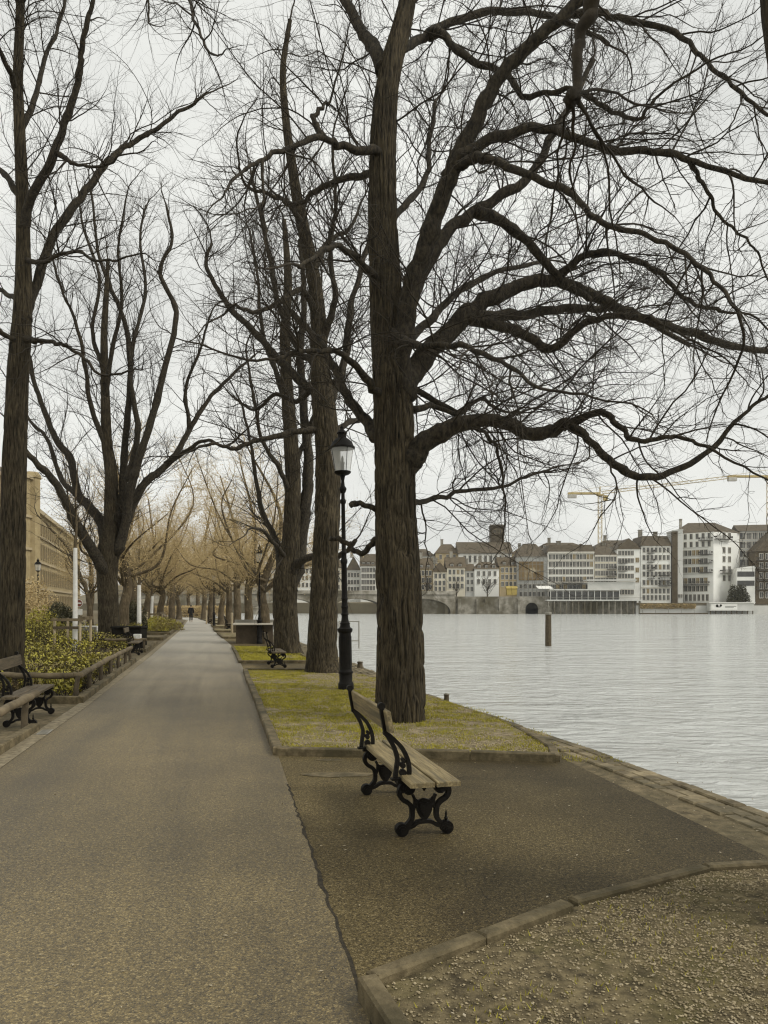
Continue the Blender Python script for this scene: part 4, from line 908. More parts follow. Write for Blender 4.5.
# ------------------------------------------------------------------ young trees with white trunks, stakes
def young(label, u, y, vtop, hwp, seed):
    r = np.random.default_rng(seed); b = ((u - CX) / F * y, y, 0); t = thing('young_tree', label, 'tree', b, 0, 'young trees with white painted trunks')
    zt = EYE - (vtop - HOR) / F * y; rw = hwp / F * y
    MB().tube([(0, 0, -.05), (.01, 0, zt * .5), (r.normal(0, .03), 0, zt)], [rw * 1.1, rw, rw * .85], 12).build('trunk', M['white'], t, True)
    P = crom(NP([(0, 0, zt - .02), (.05, 0, zt + .8), (-.02, .1, zt + 1.8), (.1, 0, zt + 3)]), 6); rr = np.linspace(rw * .8, .012, len(P))
    LL = [(P, rr)]; geo = [tube_arrays(P[None], rr[None], 8)]
    for k in range(7):
        a = k * 2.4; z = zt + .1 + .25 * k; Q = crom(NP([(0, 0, z), (.4 * cos(a), .4 * sin(a), z + .35), (.75 * cos(a), .75 * sin(a), z + 1.2)]), 6); q = np.linspace(rw * .35, .008, len(Q)); LL.append((Q, q)); geo.append(tube_arrays(Q[None], q[None], 5))
    v, f = merge(geo); np_mesh('limb', v, f, M['bark2'], t, True)
    crown(r, LL, t, M['twig'], S(.16, .05, 46, .7, 6, .012, .12, .5, .05, .25), S(.14, .1, 42, .32, 4, .007, .15, .4, .1, .25), None, (3, 3, 3))
young('young tree with tall white trunk inside a wooden stake frame amid ground cover', 75, 27.5, 548, 2.3, 1)
young('young white trunked tree just right of the black bin, taller of the two', 139, 46, 585, 2.1, 2)
young('thinner young white trunked tree farther along the path, beside pale stakes', 151.5, 52, 596, 1.5, 3)
def stakes(label, u, y, s=1.0):
    b = ((u - CX) / F * y, y, 0); t = thing('tree_stakes', label, 'tree stakes', b)
    w, h = .52 * s, 1.22 * s
    for sx, sy in ((-1, -.5), (.75, -.6), (1, .6), (-.6, .7)): MB().tube([(sx * w, sy * w, -.2), (sx * w, sy * w, h)], .045, 10).build('stake', M['stake'], t, True)
    m = MB(); m.box(-w * 1.15, w * 1.0, -.6 * w - .075, -.6 * w - .05, h - .1, h + .0); m.build('crossbar', M['rail'], t)
    m = MB(); m.box(w * .72, w * 1.1, -.6 * w - .04, .75 * w, h - .05, h + .06); m.build('crossbar', M['rail'], t)
    m = MB(); m.box(-w * 1.05, w * .7, -.55 * w - .04, -.55 * w - .02, h - .38, h - .28); m.build('crossbar', M['post'], t)
stakes('pale wooden stake frame around the nearest white trunked young tree', 72.5, 27.2)
stakes('small stake frame by the farther white trunked young tree', 153.5, 51.5, .95)

# ------------------------------------------------------------------ bin, panel, signs, hedge, shrub
b = ((129.5 - CX) / F * 30.2, 30.2, 0); t = thing('waste_container', 'black wide waste container with a lid behind the far left alcove bench', 'waste bin', b)
m = MB(); m.bbox(-.56, .56, -.4, .4, .1, .78, .02); m.build('body', M['black'], t)
m = MB(); m.bbox(-.6, .6, -.44, .44, .785, .86, .03); m.build('lid', M['black'], t)
for sx in (-.45, .45): MB().box(sx - .05, sx + .05, -.3, .3, 0, .1).build('foot', M['black'], t)
b = ((137.5 - CX) / F * 29.4, 29.4, .0); t = thing('paper_box', 'small white box standing in front of the black waste container', 'box', b)
m = MB(); m.bbox(-.13, .13, -.09, .09, .28, .58, .012); m.build('body', M['white'], t); MB().box(-.04, .04, -.04, .04, 0, .279).build('stand', M['grey'], t)
b = ((86.5 - CX) / F * 34, 34, 0); t = thing('notice_panel', 'grey panel with a pale rim low in the bed behind the staked young tree', 'panel', b)
MB().box(-.46, .46, -.03, .03, .22, .72).build('board', M['grey'], t)
m = MB(); m.box(-.50, .50, -.05, .05, .72, .78); m.box(-.50, -.46, -.045, .045, .2, .719); m.box(.46, .50, -.045, .045, .2, .719); m.build('rim', M['white'], t)
for sx in (-.4, .4): MB().box(sx - .03, sx + .03, -.02, .02, -.1, .22).build('post', M['grey'], t)
b = ((79 - CX) / F * 58, 58, 0); t = thing('road_sign', 'round no entry sign above a pale plate, seen behind the white trunked young tree', 'road sign', b)
MB().tube([(0, .03, -.1), (0, .03, 2.15)], .035, 8).build('post', M['grey'], t)
m = MB(); m.disc(0, 1.86, .28, -.03, 0); d = m.build('sign_disc', M['white'], t)
m = MB(); m.disc(0, 1.86, .25, -.034, -.0305); m.build('red_field', M['signred'], d); m = MB(); m.box(-.19, .19, -.04, -.035, 1.81, 1.91); m.build('white_bar', M['white'], d)
m = MB(); m.box(-.26, .26, -.03, -.0, .98, 1.42); m.build('plate', M['white'], t)
b = ((134 - CX) / F * 60, 60, 0); t = thing('road_sign', 'small square white sign with a dark dot, above the black waste container', 'road sign', b)
MB().tube([(0, .03, -.1), (0, .03, 2.2)], .035, 8).build('post', M['grey'], t); d = MB().box(-.3, .3, -.03, 0, 1.7, 2.25).build('sign_plate', M['white'], t); m = MB(); m.disc(0, 1.97, .14, -.036, -.031); m.build('dot', M['black'], d)
for u, y, lab in ((147, 50, 'pale short post beside the farther white trunked tree'), (206.5, 70, 'pale post right of the walking person'), (232, 45, 'thin pale post beyond the table tennis table')):
    pp = MB().tube([(0, 0, -.1), (0, 0, 1.2)], .07, 10).lathe([(.08, 1.2), (.06, 1.26)], 10).build('marker_post', M['stake']); pp.location = ((u - CX) / F * y, y, 0); tag(pp, lab, 'post')
def shrub(name, label, loc, rx, ry, rzz, n, leaf, m, seed, cat='shrub', box=False):
    r = np.random.default_rng(seed); t = thing(name, label, cat, loc)
    d = r.normal(size=(n, 3)); d /= np.linalg.norm(d, axis=1, keepdims=True); d[:, 2] = np.abs(d[:, 2]); rad = r.random(n) ** .4
    if box: p = np.stack([r.uniform(-rx, rx, n), r.uniform(-ry, ry, n), rzz * r.random(n) ** .7], 1)
    else:
        k = 1 + .35 * (fbm(d[:, 0] * 2.2 + 9, d[:, 1] * 2.2 + d[:, 2] * 1.7 + 9, seed) - .5) * 2
        p = d * (rad * k)[:, None] * NP([rx, ry, rzz]) ; p[:, 2] += .08
    a = r.normal(size=(n, 3)); a /= np.linalg.norm(a, axis=1, keepdims=True); b = np.cross(a, r.normal(size=(n, 3))); b /= np.linalg.norm(b, axis=1, keepdims=True); L = leaf * r.uniform(.6, 1.3, (n, 1))
    v = np.stack([p - a * L, p - b * L * .5, p + a * L, p + b * L * .5], 1); np_mesh('foliage', v.reshape(-1, 3), np.arange(4 * n).reshape(-1, 4), m, t)
    k = 30; P = np.zeros((k, 3, 3)); e = p[r.integers(0, n, k)]; P[:, 0] = e * .08; P[:, 0, 2] = 0; P[:, 1] = e * .5; P[:, 2] = e; v, f = tube_arrays(P, np.tile([.02, .015, .006], (k, 1)), 4); np_mesh('stem', v, f, M['twig'], t)
    return t
shrub('round_shrub', 'dark rounded evergreen shrub left of the white trunked young tree', ((60 - CX) / F * 44, 44, 0), 1.3, 1.2, 1.75, 9000, .06, M['darkleaf'], 61)
shrub('yellow_shrub', 'loose yellow green shrub under the left lantern lamp', ((38 - CX) / F * 31, 31, 0), 1.0, .9, 1.6, 2600, .05, M['leaf'], 62)
shrub('yellow_shrub', 'yellow green shrub in the bed at the foot of the second white young trunk', ((160 - CX) / F * 50, 50, 0), 1.4, 2.2, .9, 5000, .05, M['leaf'], 63)
shrub('brown_shrub', 'brown twiggy shrub in front of the sandstone facade', ((20 - CX) / F * 47, 47, 0), 2.6, 1.5, 3.4, 9000, .07, M['tan'], 64)
shrub('dark_shrub', 'dark shrub behind the black waste container', ((128 - CX) / F * 47, 47, 0), 1.3, 1.2, 1.9, 6000, .07, M['darkleaf'], 66)
shrub('clipped_hedge', 'low clipped hedge across the end of the promenade', ((186 - CX) / F * 112, 112, 0), 6.5, 1.2, 1.7, 9000, .1, M['tan'], 65, 'hedge', True)

# ------------------------------------------------------------------ person walking away
def skin_mesh(name, verts, edges, radii, m, parent, sub=2):
    me = bpy.data.meshes.new(name); me.from_pydata(verts, edges, []); o = bpy.data.objects.new(name, me); C.objects.link(o)
    md = o.modifiers.new('s', 'SKIN'); 
    for i, r_ in enumerate(radii): me.skin_vertices[0].data[i].radius = r_ if hasattr(r_, '__len__') else (r_, r_)
    me.skin_vertices[0].data[0].use_root = True; md.use_smooth_shade = True
    o.modifiers.new('d', 'SUBSURF').levels = sub; o.modifiers['d'].render_levels = sub
    dg = bpy.context.evaluated_depsgraph_get(); n = bpy.data.meshes.new_from_object(o.evaluated_get(dg)); C.objects.unlink(o); bpy.data.objects.remove(o)
    n.materials.clear(); n.materials.append(m); n.name = name; return link(name, n, parent)
px0, py0 = (191 - CX) / F * 78, 78
t = thing('person', 'person in dark coat and dark trousers walking away down the middle of the path', 'person', (px0, py0, .006), R(12))
V = [(0, 0, .95), (0, .0, 1.15), (0, .01, 1.38), (0, .0, 1.5), (0, .02, 1.6), (0, .03, 1.69),
     (-.09, 0, .9), (-.1, .1, .5), (-.1, .0, .08), (-.1, .14, .03), (.09, 0, .9), (.1, .02, .5), (.1, -.22, .12), (.1, -.1, .04),
     (-.19, 0, 1.4), (-.25, -.04, 1.13), (-.25, .04, .9), (-.25, .07, .81), (.19, 0, 1.4), (.25, .03, 1.13), (.25, .12, .92), (.25, .15, .83)]
Ed = [(0, 1), (1, 2), (2, 3), (3, 4), (4, 5), (0, 6), (6, 7), (7, 8), (8, 9), (0, 10), (10, 11), (11, 12), (12, 13), (2, 14), (14, 15), (15, 16), (16, 17), (2, 18), (18, 19), (19, 20), (20, 21)]
Rd = [.14, .13, .15, .055, .085, .075, .085, .062, .042, .035, .085, .062, .042, .035, .06, .045, .035, .035, .06, .045, .035, .035]
skin_mesh('body', V, Ed, Rd, M['skin'], t)
skin_mesh('coat', [(0, 0, .98), (0, 0, .78), (0, 0, 1.15), (0, .01, 1.38), (0, 0, 1.47), (-.19, 0, 1.4), (-.25, -.04, 1.13), (-.25, .05, .88), (.19, 0, 1.4), (.25, .03, 1.13), (.25, .13, .9)],
          [(0, 1), (0, 2), (2, 3), (3, 4), (3, 5), (5, 6), (6, 7), (3, 8), (8, 9), (9, 10)], [(.19, .15), (.2, .16), (.18, .15), (.18, .15), .08, .09, .07, .055, .09, .07, .055], M['coat'], t)
skin_mesh('trousers', [V[0], V[6], V[7], (-.1, .01, .13), V[10], V[11], (.1, -.2, .17)], [(0, 1), (1, 2), (2, 3), (0, 4), (4, 5), (5, 6)], [.15, .1, .078, .06, .1, .078, .06], M['coat'], t)
skin_mesh('hair', [(0, 0, 1.58), (0, .0, 1.65), (0, .02, 1.72)], [(0, 1), (1, 2)], [.075, .095, .075], M['black'], t)

# ------------------------------------------------------------------ buildings
WINM = {}
def win_mesh():
    m = MB()   # unit window frame, facing -y, centred
    m.box(-.5, -.4, -.07, .03, -.5, .5); m.box(.4, .5, -.07, .03, -.5, .5); m.box(-.4, .4, -.07, .03, .42, .5); m.box(-.45, .45, -.10, .03, -.52, -.44); m.box(-.03, .03, -.05, .0, -.44, .42)
    for kk, mm in (('w', 'trim'), ('s', 'sandwin')):
        me = bpy.data.meshes.new('window'); me.from_pydata(m.v, [], m.f); me.materials.append(M[mm]); WINM[kk] = me
    for k in ('pane', 'amber'):
        p = bpy.data.meshes.new('pane'); q = MB().box(-.4, .4, -.02, .01, -.44, .42); p.from_pydata(q.v, [], q.f); p.materials.append(M[k]); WINM[k] = p
win_mesh()
rb = random.Random(31)
def add_window(parent, p, d, w, h, amber=0.0, name='window', local=NP((0, 0, 0)), style='w'):
    o = bpy.data.objects.new(name, WINM[style]); C.objects.link(o); o.parent = parent
    o.location = tuple(NP(p) - local); o.rotation_euler = (0, 0, math.atan2(d[1], d[0])); o.scale = (w, 1.0, h)
    q = bpy.data.objects.new('pane', WINM['amber' if rb.random() < amber else 'pane']); C.objects.link(q); q.parent = o
    return o
class Bld:
    def __init__(s, name, label, cat, front, zb, zt, depth, wall, group=None, back=None):
        """front: list of (x, y) from left to right; wall prism goes back `depth`"""
        s.f = [NP(p, float) for p in front]; s.zb, s.zt, s.dp = zb, zt, depth
        s.base = NP((s.f[0][0], s.f[0][1], zb)); s.root = thing(name, label, cat, tuple(s.base), 0, group)
        n = NP([-(s.f[-1] - s.f[0])[1], (s.f[-1] - s.f[0])[0]]); n /= np.linalg.norm(n); s.n = n
        s.b0 = s.f[0] + n * depth; s.b1 = s.f[-1] + n * depth
        poly = [tuple(p - s.base[:2]) for p in s.f] + [tuple(s.b1 - s.base[:2]), tuple(s.b0 - s.base[:2])]
        s.poly = poly; MB().slab(poly, 0, zt - zb).build('wall', wall, s.root, False, True); s.count = 0
    def seg(s, i): a, b = s.f[i], s.f[i + 1]; d = b - a; L = np.linalg.norm(d); return a, d / L, L
    def wins(s, i, rows, n, w, h, t0=.06, t1=.94, amber=0.0):
        a, d, L = s.seg(i); out = NP([d[1], -d[0]])
        for z in rows:
            for k in range(n):
                if s.count >= 98: return
                t = t0 + (t1 - t0) * (k + .5) / n; p = a + d * L * t + out * .05
                add_window(s.root, (p[0], p[1], z), d, w, h, amber, local=s.base, style=getattr(s, 'style', 'w')); s.count += 1
    def bands(s, i, zs, hgt=.25, pr=.12, m='trim', name='cornice', t0=0.0, t1=1.0):
        a, d, L = s.seg(i); out = NP([d[1], -d[0]])
        for z in zs:
            mb = MB(); p, q = a + d * L * t0 + out * pr * .5 - s.base[:2], a + d * L * t1 + out * pr * .5 - s.base[:2]; mb.obox(p, q, pr - .004, z - s.zb, z - s.zb + hgt, .01); mb.build(name, M[m], s.root)
    def balcony(s, i, z, t0, t1, dep=1.2, h=1.0, m='balcony', name='balcony'):
        a, d, L = s.seg(i); out = NP([d[1], -d[0]]); mb = MB(); p, q = a + d * L * t0 - s.base[:2], a + d * L * t1 - s.base[:2]
        z -= s.zb; c = out * (dep * .5 + .01); mb.obox(p + c, q + c, dep, z, z + .16, .01)
        o = out * (dep - .04); mb.obox(p + o, q + o, .05, z + h - .07, z + h, .01); n = max(2, int(np.linalg.norm(q - p) / .45))
        for k in range(n + 1):
            x = p + (q - p) * k / n + o; mb.box(x[0] - .035, x[0] + .035, x[1] - .035, x[1] + .035, z + .161, z + h - .071)
        for e in (p, q): mb.obox(e + out * .03, e + o, .05, z + .6, z + h - .071, .01)
        mb.build(name, M[m], s.root)
    def roof(s, kind, hgt, m, ov=.4, name='roof'):
        P = [NP(p) for p in (s.poly[0], s.poly[len(s.f) - 1], s.poly[-2], s.poly[-1])]; z = s.zt - s.zb + .004; e = (P[1] - P[0]) / np.linalg.norm(P[1] - P[0]); n = s.n
        if kind == 'flat':
            return MB().slab([tuple(p) for p in (P[0] - (e + n) * ov, P[1] + (e - n) * ov, P[2] + (e + n) * ov, P[3] + (n - e) * ov)], z, z + hgt).build(name, M[m], s.root, False, True)
        A0, B0, C0, D0 = P[0] - (e + n) * ov, P[1] + (e - n) * ov, P[2] + (e + n) * ov, P[3] + (n - e) * ov
        if kind in ('gable', 'hip'):
            ins = 0 if kind == 'gable' else min(np.linalg.norm(B0 - A0) * .3, s.dp * .5)
            R0, R1 = (A0 + D0) / 2 + e * ins, (B0 + C0) / 2 - e * ins
            v = [(*A0, z), (*B0, z), (*C0, z), (*D0, z), (*R0, z + hgt), (*R1, z + hgt)]; f = [(0, 1, 5, 4), (2, 3, 4, 5), (1, 2, 5), (3, 0, 4), (3, 2, 1, 0)]
        elif kind == 'xgable':
            R0, R1 = (A0 + B0) / 2, (C0 + D0) / 2
            v = [(*A0, z), (*B0, z), (*C0, z), (*D0, z), (*R0, z + hgt), (*R1, z + hgt)]; f = [(0, 1, 4), (1, 2, 5, 4), (2, 3, 5), (3, 0, 4, 5), (3, 2, 1, 0)]
        elif kind == 'shed':   # rises to the right
            v = [(*A0, z), (*B0, z), (*C0, z), (*D0, z), (*B0, z + hgt), (*C0, z + hgt)]; f = [(0, 1, 4), (1, 2, 5, 4), (2, 3, 5), (3, 0, 4, 5), (3, 2, 1, 0)]
        else:                  # mansard
            i = hgt * .38; T = [A0 + (e + n) * i, B0 + (n - e) * i, C0 - (e + n) * i, D0 + (e - n) * i]
            v = [(*p, z) for p in (A0, B0, C0, D0)] + [(*p, z + hgt) for p in T]; f = [(0, 1, 5, 4), (1, 2, 6, 5), (2, 3, 7, 6), (3, 0, 4, 7), (4, 5, 6, 7), (3, 2, 1, 0)]
        return MB().add(v, f).build(name, M[m], s.root, False, True)
    def dormers(s, i, n, z, w=1.3, h=1.5, dep=2.2, m='roofbrown', inset=.5, t0=.05, t1=.95):
        a, d, L = s.seg(i)
        for k in range(n):
            t = t0 + (t1 - t0) * (k + .5) / n; p = a + d * L * t + s.n * inset - s.base[:2]; mb = MB(); q = MB().box(-w / 2, w / 2, 0, dep, 0, h).add([(-w / 2 - .15, -.15, h), (w / 2 + .15, -.15, h), (w / 2 + .15, dep, h), (-w / 2 - .15, dep, h), (0, -.15, h + .5), (0, dep, h + .5)], [(0, 1, 4), (1, 2, 5, 4), (2, 3, 5), (3, 0, 4, 5)])
            mb.add([(*(p + d * x + s.n * y), z - s.zb + zz) for x, y, zz in q.v], q.f); o = mb.build('dormer', M[m], s.root, False, True)
            g = a + d * L * t + s.n * (inset - .05); add_window(o, (g[0], g[1], z + h * .5), d, w * .75, h * .75, local=s.base)
    def chimney(s, t, v, w=.9, h=1.8, z=None):
        a, d, L = s.seg(0); p = a + d * L * t + s.n * v - s.base[:2]; z = (s.zt if z is None else z) - s.zb
        mb = MB(); mb.box(p[0] - w / 2, p[0] + w / 2, p[1] - w / 2, p[1] + w / 2, z, z + h); mb.box(p[0] - w * .6, p[0] + w * .6, p[1] - w * .6, p[1] + w * .6, z + h + .002, z + h + .2); mb.build('chimney', M['stone'], s.root)
DF = 240.0
def X(u, y=DF): return (u - CX) / F * y
def Z(v, y=DF): return EYE - (v - HOR) / F * y
ZB = 2.2
GR = 'riverside houses on the far bank'
def zrow(vs, y=DF): return [Z(v, y) for v in vs]
# --- modern white block with a gable end
b = Bld('apartment_block', 'tall white apartment block with dark sloped roof and gable end on the far right bank', 'building', [(X(682), 246), (X(713.5, 238), 238), (X(739, 243), 243)], ZB, Z(533, 242), 14, M['wallwhite'], GR)
b.wins(0, [Z(535.8), Z(544)], 6, 1.0, 1.9, .05, .97); b.wins(0, [Z(552.5), Z(561), Z(569.5), Z(580.5), Z(588.5)], 8, 1.15, 1.9, .04, .86, .25); b.wins(0, [Z(597.5)], 8, .9, 2.2, .04, .9)
b.wins(1, [Z(535), Z(550), Z(559), Z(569), Z(578)], 2, 1.3, 2.0, .3, .72)
for v in (548, 556.5, 565, 574.2, 585): b.bands(0, [Z(v, 241)], .3, .2, 'wallgrey', 'floor_band', 0, .88)
for v in (541, 555, 563.5, 573): b.balcony(0, Z(v, 240), .66, .98, 1.5, 1.1)
b.balcony(0, Z(585, 241), .02, .9, 1.4, 1.1); b.balcony(1, Z(573.5, 241), .25, .75, 1.3, 1.1); b.balcony(1, Z(540, 241), .02, .62, 1.3, 1.1)
b.roof('hip', 4.2, 'roofdark', .6); b.chimney(.25, 5, .7, 5.0)
# --- narrow dark tower beside it
b = Bld('stair_tower', 'narrow dark brown tower wedged left of the tall white apartment block', 'building', [(X(671.5), 239.5), (X(676.5), 239)], ZB, Z(531.5), 7, M['roofbrown'], GR); b.roof('flat', .4, 'wallgrey', .1)
b = Bld('narrow_house', 'narrow blank white strip house directly left of the tall apartment block', 'building', [(X(676.8), 239.6), (X(682.4), 239.6)], ZB, Z(530.5), 9, M['wallgrey'], GR); b.wins(0, [Z(596)], 2, .7, 1.2); b.roof('flat', .3, 'wallgrey', .1)
# --- balcony house
b = Bld('balcony_house', 'white house with two stacks of dark balconies and a dormered dark roof', 'house', [(X(641), 240), (X(671), 240)], ZB, Z(546), 11, M['wallwhite'], GR)
b.wins(0, zrow([550, 557.5, 567, 574, 582.5, 591, 597.5]), 7, .95, 1.7, .03, .97, .08)
for v in (553.5, 562.5, 570.5, 579): b.balcony(0, Z(v), .2, .42, 1.3, 1.1)
for v in (575.5, 581, 586): b.balcony(0, Z(v), .58, .98, 1.3, 1.1)
b.bands(0, [Z(588)], .35, .25); b.roof('mansard', 3.2, 'roofdark', .35); b.dormers(0, 6, Z(545.5), 1.3, 1.6); b.chimney(.15, 5, 1.1, 2.5, Z(537)); b.chimney(.7, 6, 1.1, 2.0, Z(537))
# --- narrow gabled house with awnings
b = Bld('gabled_house', 'narrow white gabled house with a steep dark roof left of the balcony house', 'house', [(X(617.5), 240.5), (X(640.7), 240.2)], ZB, Z(549), 11, M['wallwhite'], GR)
b.wins(0, zrow([553, 560.5, 568, 576, 584, 592]), 5, .95, 1.6, .04, .72); b.wins(0, zrow([560, 570, 580]), 1, 1.2, 1.6, .76, .96, 1)
for v in (563.5, 571.5): b.balcony(0, Z(v), .05, .4, 1.2, 1.0)
b.roof('xgable', 3.4, 'roofdark', .3); b.dormers(0, 3, Z(548.5), 1.1, 1.3)
# --- long cream hotel, two sections
b = Bld('hotel', 'long cream hotel with many rows of windows and a glazed terrace on the far bank', 'hotel', [(X(549), 242), (X(595), 241)], ZB, Z(552), 13, M['wallwhite'], GR)
b.wins(0, zrow([556.5, 564, 571.5, 579]), 13, 1.0, 1.8, .02, .98, .12); b.wins(0, zrow([587, 594]), 12, 1.3, 2.0, .02, .98, .1); b.bands(0, zrow([560.8, 583]), .35, .25); b.bands(0, [Z(553)], .5, .4)
b.balcony(0, Z(583.3), .3, .75, 1.5, 1.0); b.roof('mansard', 2.4, 'roofdark', .3); b.dormers(0, 9, Z(551.5), 1.0, 1.2); b.chimney(.3, 6, 1.2, 2, Z(546))
b = Bld('hotel_wing', 'cream hotel wing with tan roof edge between the long hotel and the narrow gabled house', 'hotel', [(X(595.3), 240.8), (X(617.2), 240.5)], ZB, Z(555), 12, M['wallcream'], GR)
b.wins(0, zrow([559, 566, 573, 580, 588, 595]), 8, 1.0, 1.7, .03, .97, .12); b.bands(0, [Z(556.5)], .5, .4); b.bands(0, zrow([584]), .3, .25)
for v in (569.5, 576.5): b.balcony(0, Z(v), .55, .95, 1.2, 1.0)
b.roof('hip', 3.6, 'roofdark', .4); b.chimney(.6, 6, 1.0, 2.6, Z(550))
# terrace on stilts in front of the hotel
y = 236.6; t = thing('river_terrace', 'two storey glazed river terrace on thin stilts in front of the cream hotel', 'terrace', (X(549, y), y, -.8))
lx = lambda u: X(u, y) - X(549, y)
for v0, nm in ((601, 'deck'), (590.5, 'roof_slab'), (581, 'upper_roof')):
    u0, u1 = ((545, 640) if nm == 'deck' else (548, 618) if nm == 'roof_slab' else (585, 634)); MB().box(lx(u0), lx(u1), -2.5, 2.5, Z(v0, y) + .8, Z(v0, y) + 1.2).build(nm, M['wallgrey'], t)
for k in range(16): MB().box(lx(547 + 6 * k) - .14, lx(547 + 6 * k) + .14, -2.2, -1.95, -2, Z(601, y) + .79).build('stilt', M['stone'], t)
for k in range(12): MB().box(lx(549 + 6.2 * k) - .1, lx(549 + 6.2 * k) + .1, -2.3, -2.1, Z(601, y) + 1.21, Z(590.5, y) + .79).build('column', M['wallgrey'], t)
MB().box(lx(549), lx(617), -1.9, -1.8, Z(600, y) + .9, Z(591.5, y) + .8).build('glazing', M['pane'], t); MB().box(lx(586), lx(633), -1.9, -1.8, Z(589.5, y) + .9, Z(582, y) + .8).build('glazing', M['wallgrey'], t)
MB().box(lx(549), lx(638), 1.2, 1.6, -2, Z(601, y) + .79).build('back_wall', M['stone'], t)
m = MB(); m.obox((lx(545), -2.4), (lx(640), -2.4), .08, Z(598, y) + .8, Z(598, y) + .9); m.build('railing', M['grey'], t)
m = MB(); m.add([(lx(537), -2, Z(589, y) + .8), (lx(552), -2, Z(589, y) + .8), (lx(552), 2, Z(586, y) + .8), (lx(537), 2, Z(586, y) + .8), (lx(537), -2, Z(589, y) + .9), (lx(552), -2, Z(589, y) + .9), (lx(552), 2, Z(586, y) + .9), (lx(537), 2, Z(586, y) + .9)], [(0, 1, 2, 3), (4, 5, 6, 7), (0, 1, 5, 4), (1, 2, 6, 5), (2, 3, 7, 6), (3, 0, 4, 7)]); m.build('awning', M['wallwhite'], t, False, True)
# --- far right
b = Bld('office_building', 'dark gridded building at the right picture edge behind branches', 'building', [(X(739.5, 243.5), 243.5), (X(800, 240), 240)], ZB, Z(531, 242), 12, M['wallgrey'], GR)
b.wins(0, zrow([535, 544, 553, 562, 571, 581]), 10, 2.4, 2.3, .01, .99); b.roof('gable', 2.6, 'roofdark', .4)
b = Bld('dark_house', 'dark gabled house with balconies on the right picture edge', 'house', [(X(757, 236), 237), (X(800, 236), 237)], ZB, Z(552), 4.5, M['roofbrown'], GR)
b.wins(0, zrow([557, 566, 576, 586, 595]), 6, 1.3, 2.0)
for v in (561, 571, 581, 590): b.balcony(0, Z(v), .02, .98, 1.1, 1.0)
b.roof('xgable', 7, 'roofdark', .5)
b = Bld('terraced_block', 'small stepped white block with dark ribbon windows low at right', 'building', [(X(738, 236), 236.9), (X(756.5, 236), 236.9)], ZB, Z(569), 5, M['wallwhite'], GR)
for v in (574.5, 583.5):
    a, d, L = b.seg(0); MB().box(.2, L - .2, -.06, .2, Z(v) - ZB - .8, Z(v) - ZB + .8).build('ribbon_window', M['pane'], b.root)
b.roof('shed', .9, 'wallwhite', .1)
t = thing('boathouse', 'low pale boathouse with a painted sign at the waterline on the right', 'boathouse', (X(708, 235), 235.2, -.8)); w = X(752, 235) - X(708, 235)
MB().box(0, w, -1.5, .8, 1.0, 3.4).build('wall', M['wallgrey'], t); MB().box(-.3, w + .3, -1.8, .9, 3.402, 3.6).build('roof', M['wallwhite'], t)
m = MB(); m.box(.4, w * .62, -1.56, -1.51, 1.3, 3.1); s = m.build('sign_board', M['wallwhite'], t)
m = MB(); m.disc(2.2, 2.5, .42, -1.60, -1.57, 10); m.disc(3.3, 2.6, .36, -1.60, -1.57, 8); m.box(2.1, 3.2, -1.6, -1.57, 2.05, 2.3); m.box(4.6, 8.0, -1.6, -1.57, 2.3, 2.42); m.box(4.6, 7.2, -1.6, -1.57, 1.9, 2.0); m.build('sign_mark', M['black'], s)
for k in range(9): MB().box(.3 + k * (w - .6) / 8 - .12, .3 + k * (w - .6) / 8 + .12, -1.4, -1.2, -2, .99).build('pile', M['post'], t)
t = thing('pontoon', 'long flat dark pontoon floating along the far quay', 'pontoon', (X(640, 234), 233.4, -.8)); MB().box(0, X(706, 234) - X(640, 234), -.8, .8, -.3, .35).build('deck', M['post'], t)
for k in range(6): MB().box(.3 + 3.9 * k, .42 + 3.9 * k, -.7, -.6, .351, 1.3).build('railing_post', M['grey'], t)
# --- scaffolded house, church, older houses
b = Bld('scaffolded_house', 'house wrapped in grey scaffold netting with a large brown printed banner', 'building', [(X(518.5), 243), (X(549), 242.6)], ZB, Z(556), 12, M['net'], GR)
a, d, L = b.seg(0); MB().box(.6, L - .3, -.35, -.2, Z(580) - ZB, Z(561) - ZB).build('banner', M['banner'], b.root)
m = MB(); 
for k in range(9): m.box(k * L / 8 - .06, k * L / 8 + .06, -.9, -.78, 0, Z(555) - ZB)
for v in (598, 591, 584.5, 578, 571, 564, 557): m.box(-.1, L + .1, -.92, -.8, Z(v) - ZB, Z(v) - ZB + .14)
m.build('scaffold', M['grey'], b.root); b.wins(0, zrow([586, 594]), 6, 1.0, 1.6); b.roof('hip', 4.5, 'roofdark', .3)
yc = 262
b = Bld('church', 'old church with long steep brown roof and square tower rising behind the riverside houses', 'church', [(X(459, yc), yc), (X(512, yc), yc)], 6, Z(553.5, yc), 13, M['wallwhite'])
b.wins(0, [Z(559, yc)], 9, 1.0, 2.6); b.roof('gable', Z(540.5, yc) - Z(553.5, yc), 'roofdark', .4)
w0, w1 = X(494, yc) - X(459, yc), X(507.5, yc) - X(459, yc)
tw = MB().box(w0, w1, 7, 12, 0, Z(523.5, yc) - 6).build('tower', M['roofdark'], b.root); h = Z(523.5, yc) - 6
MB().add([(w0 - .3, 6.7, h + .004), (w1 + .3, 6.7, h + .004), (w1 + .3, 12.3, h + .004), (w0 - .3, 12.3, h + .004), ((w0 + w1) / 2 - 2.2, 9.5, h + .7), ((w0 + w1) / 2 + 2.2, 9.5, h + .7)], [(0, 1, 5, 4), (1, 2, 5), (2, 3, 4, 5), (3, 0, 4), (3, 2, 1, 0)]).build('tower_roof', M['roofdark'], b.root, False, True)
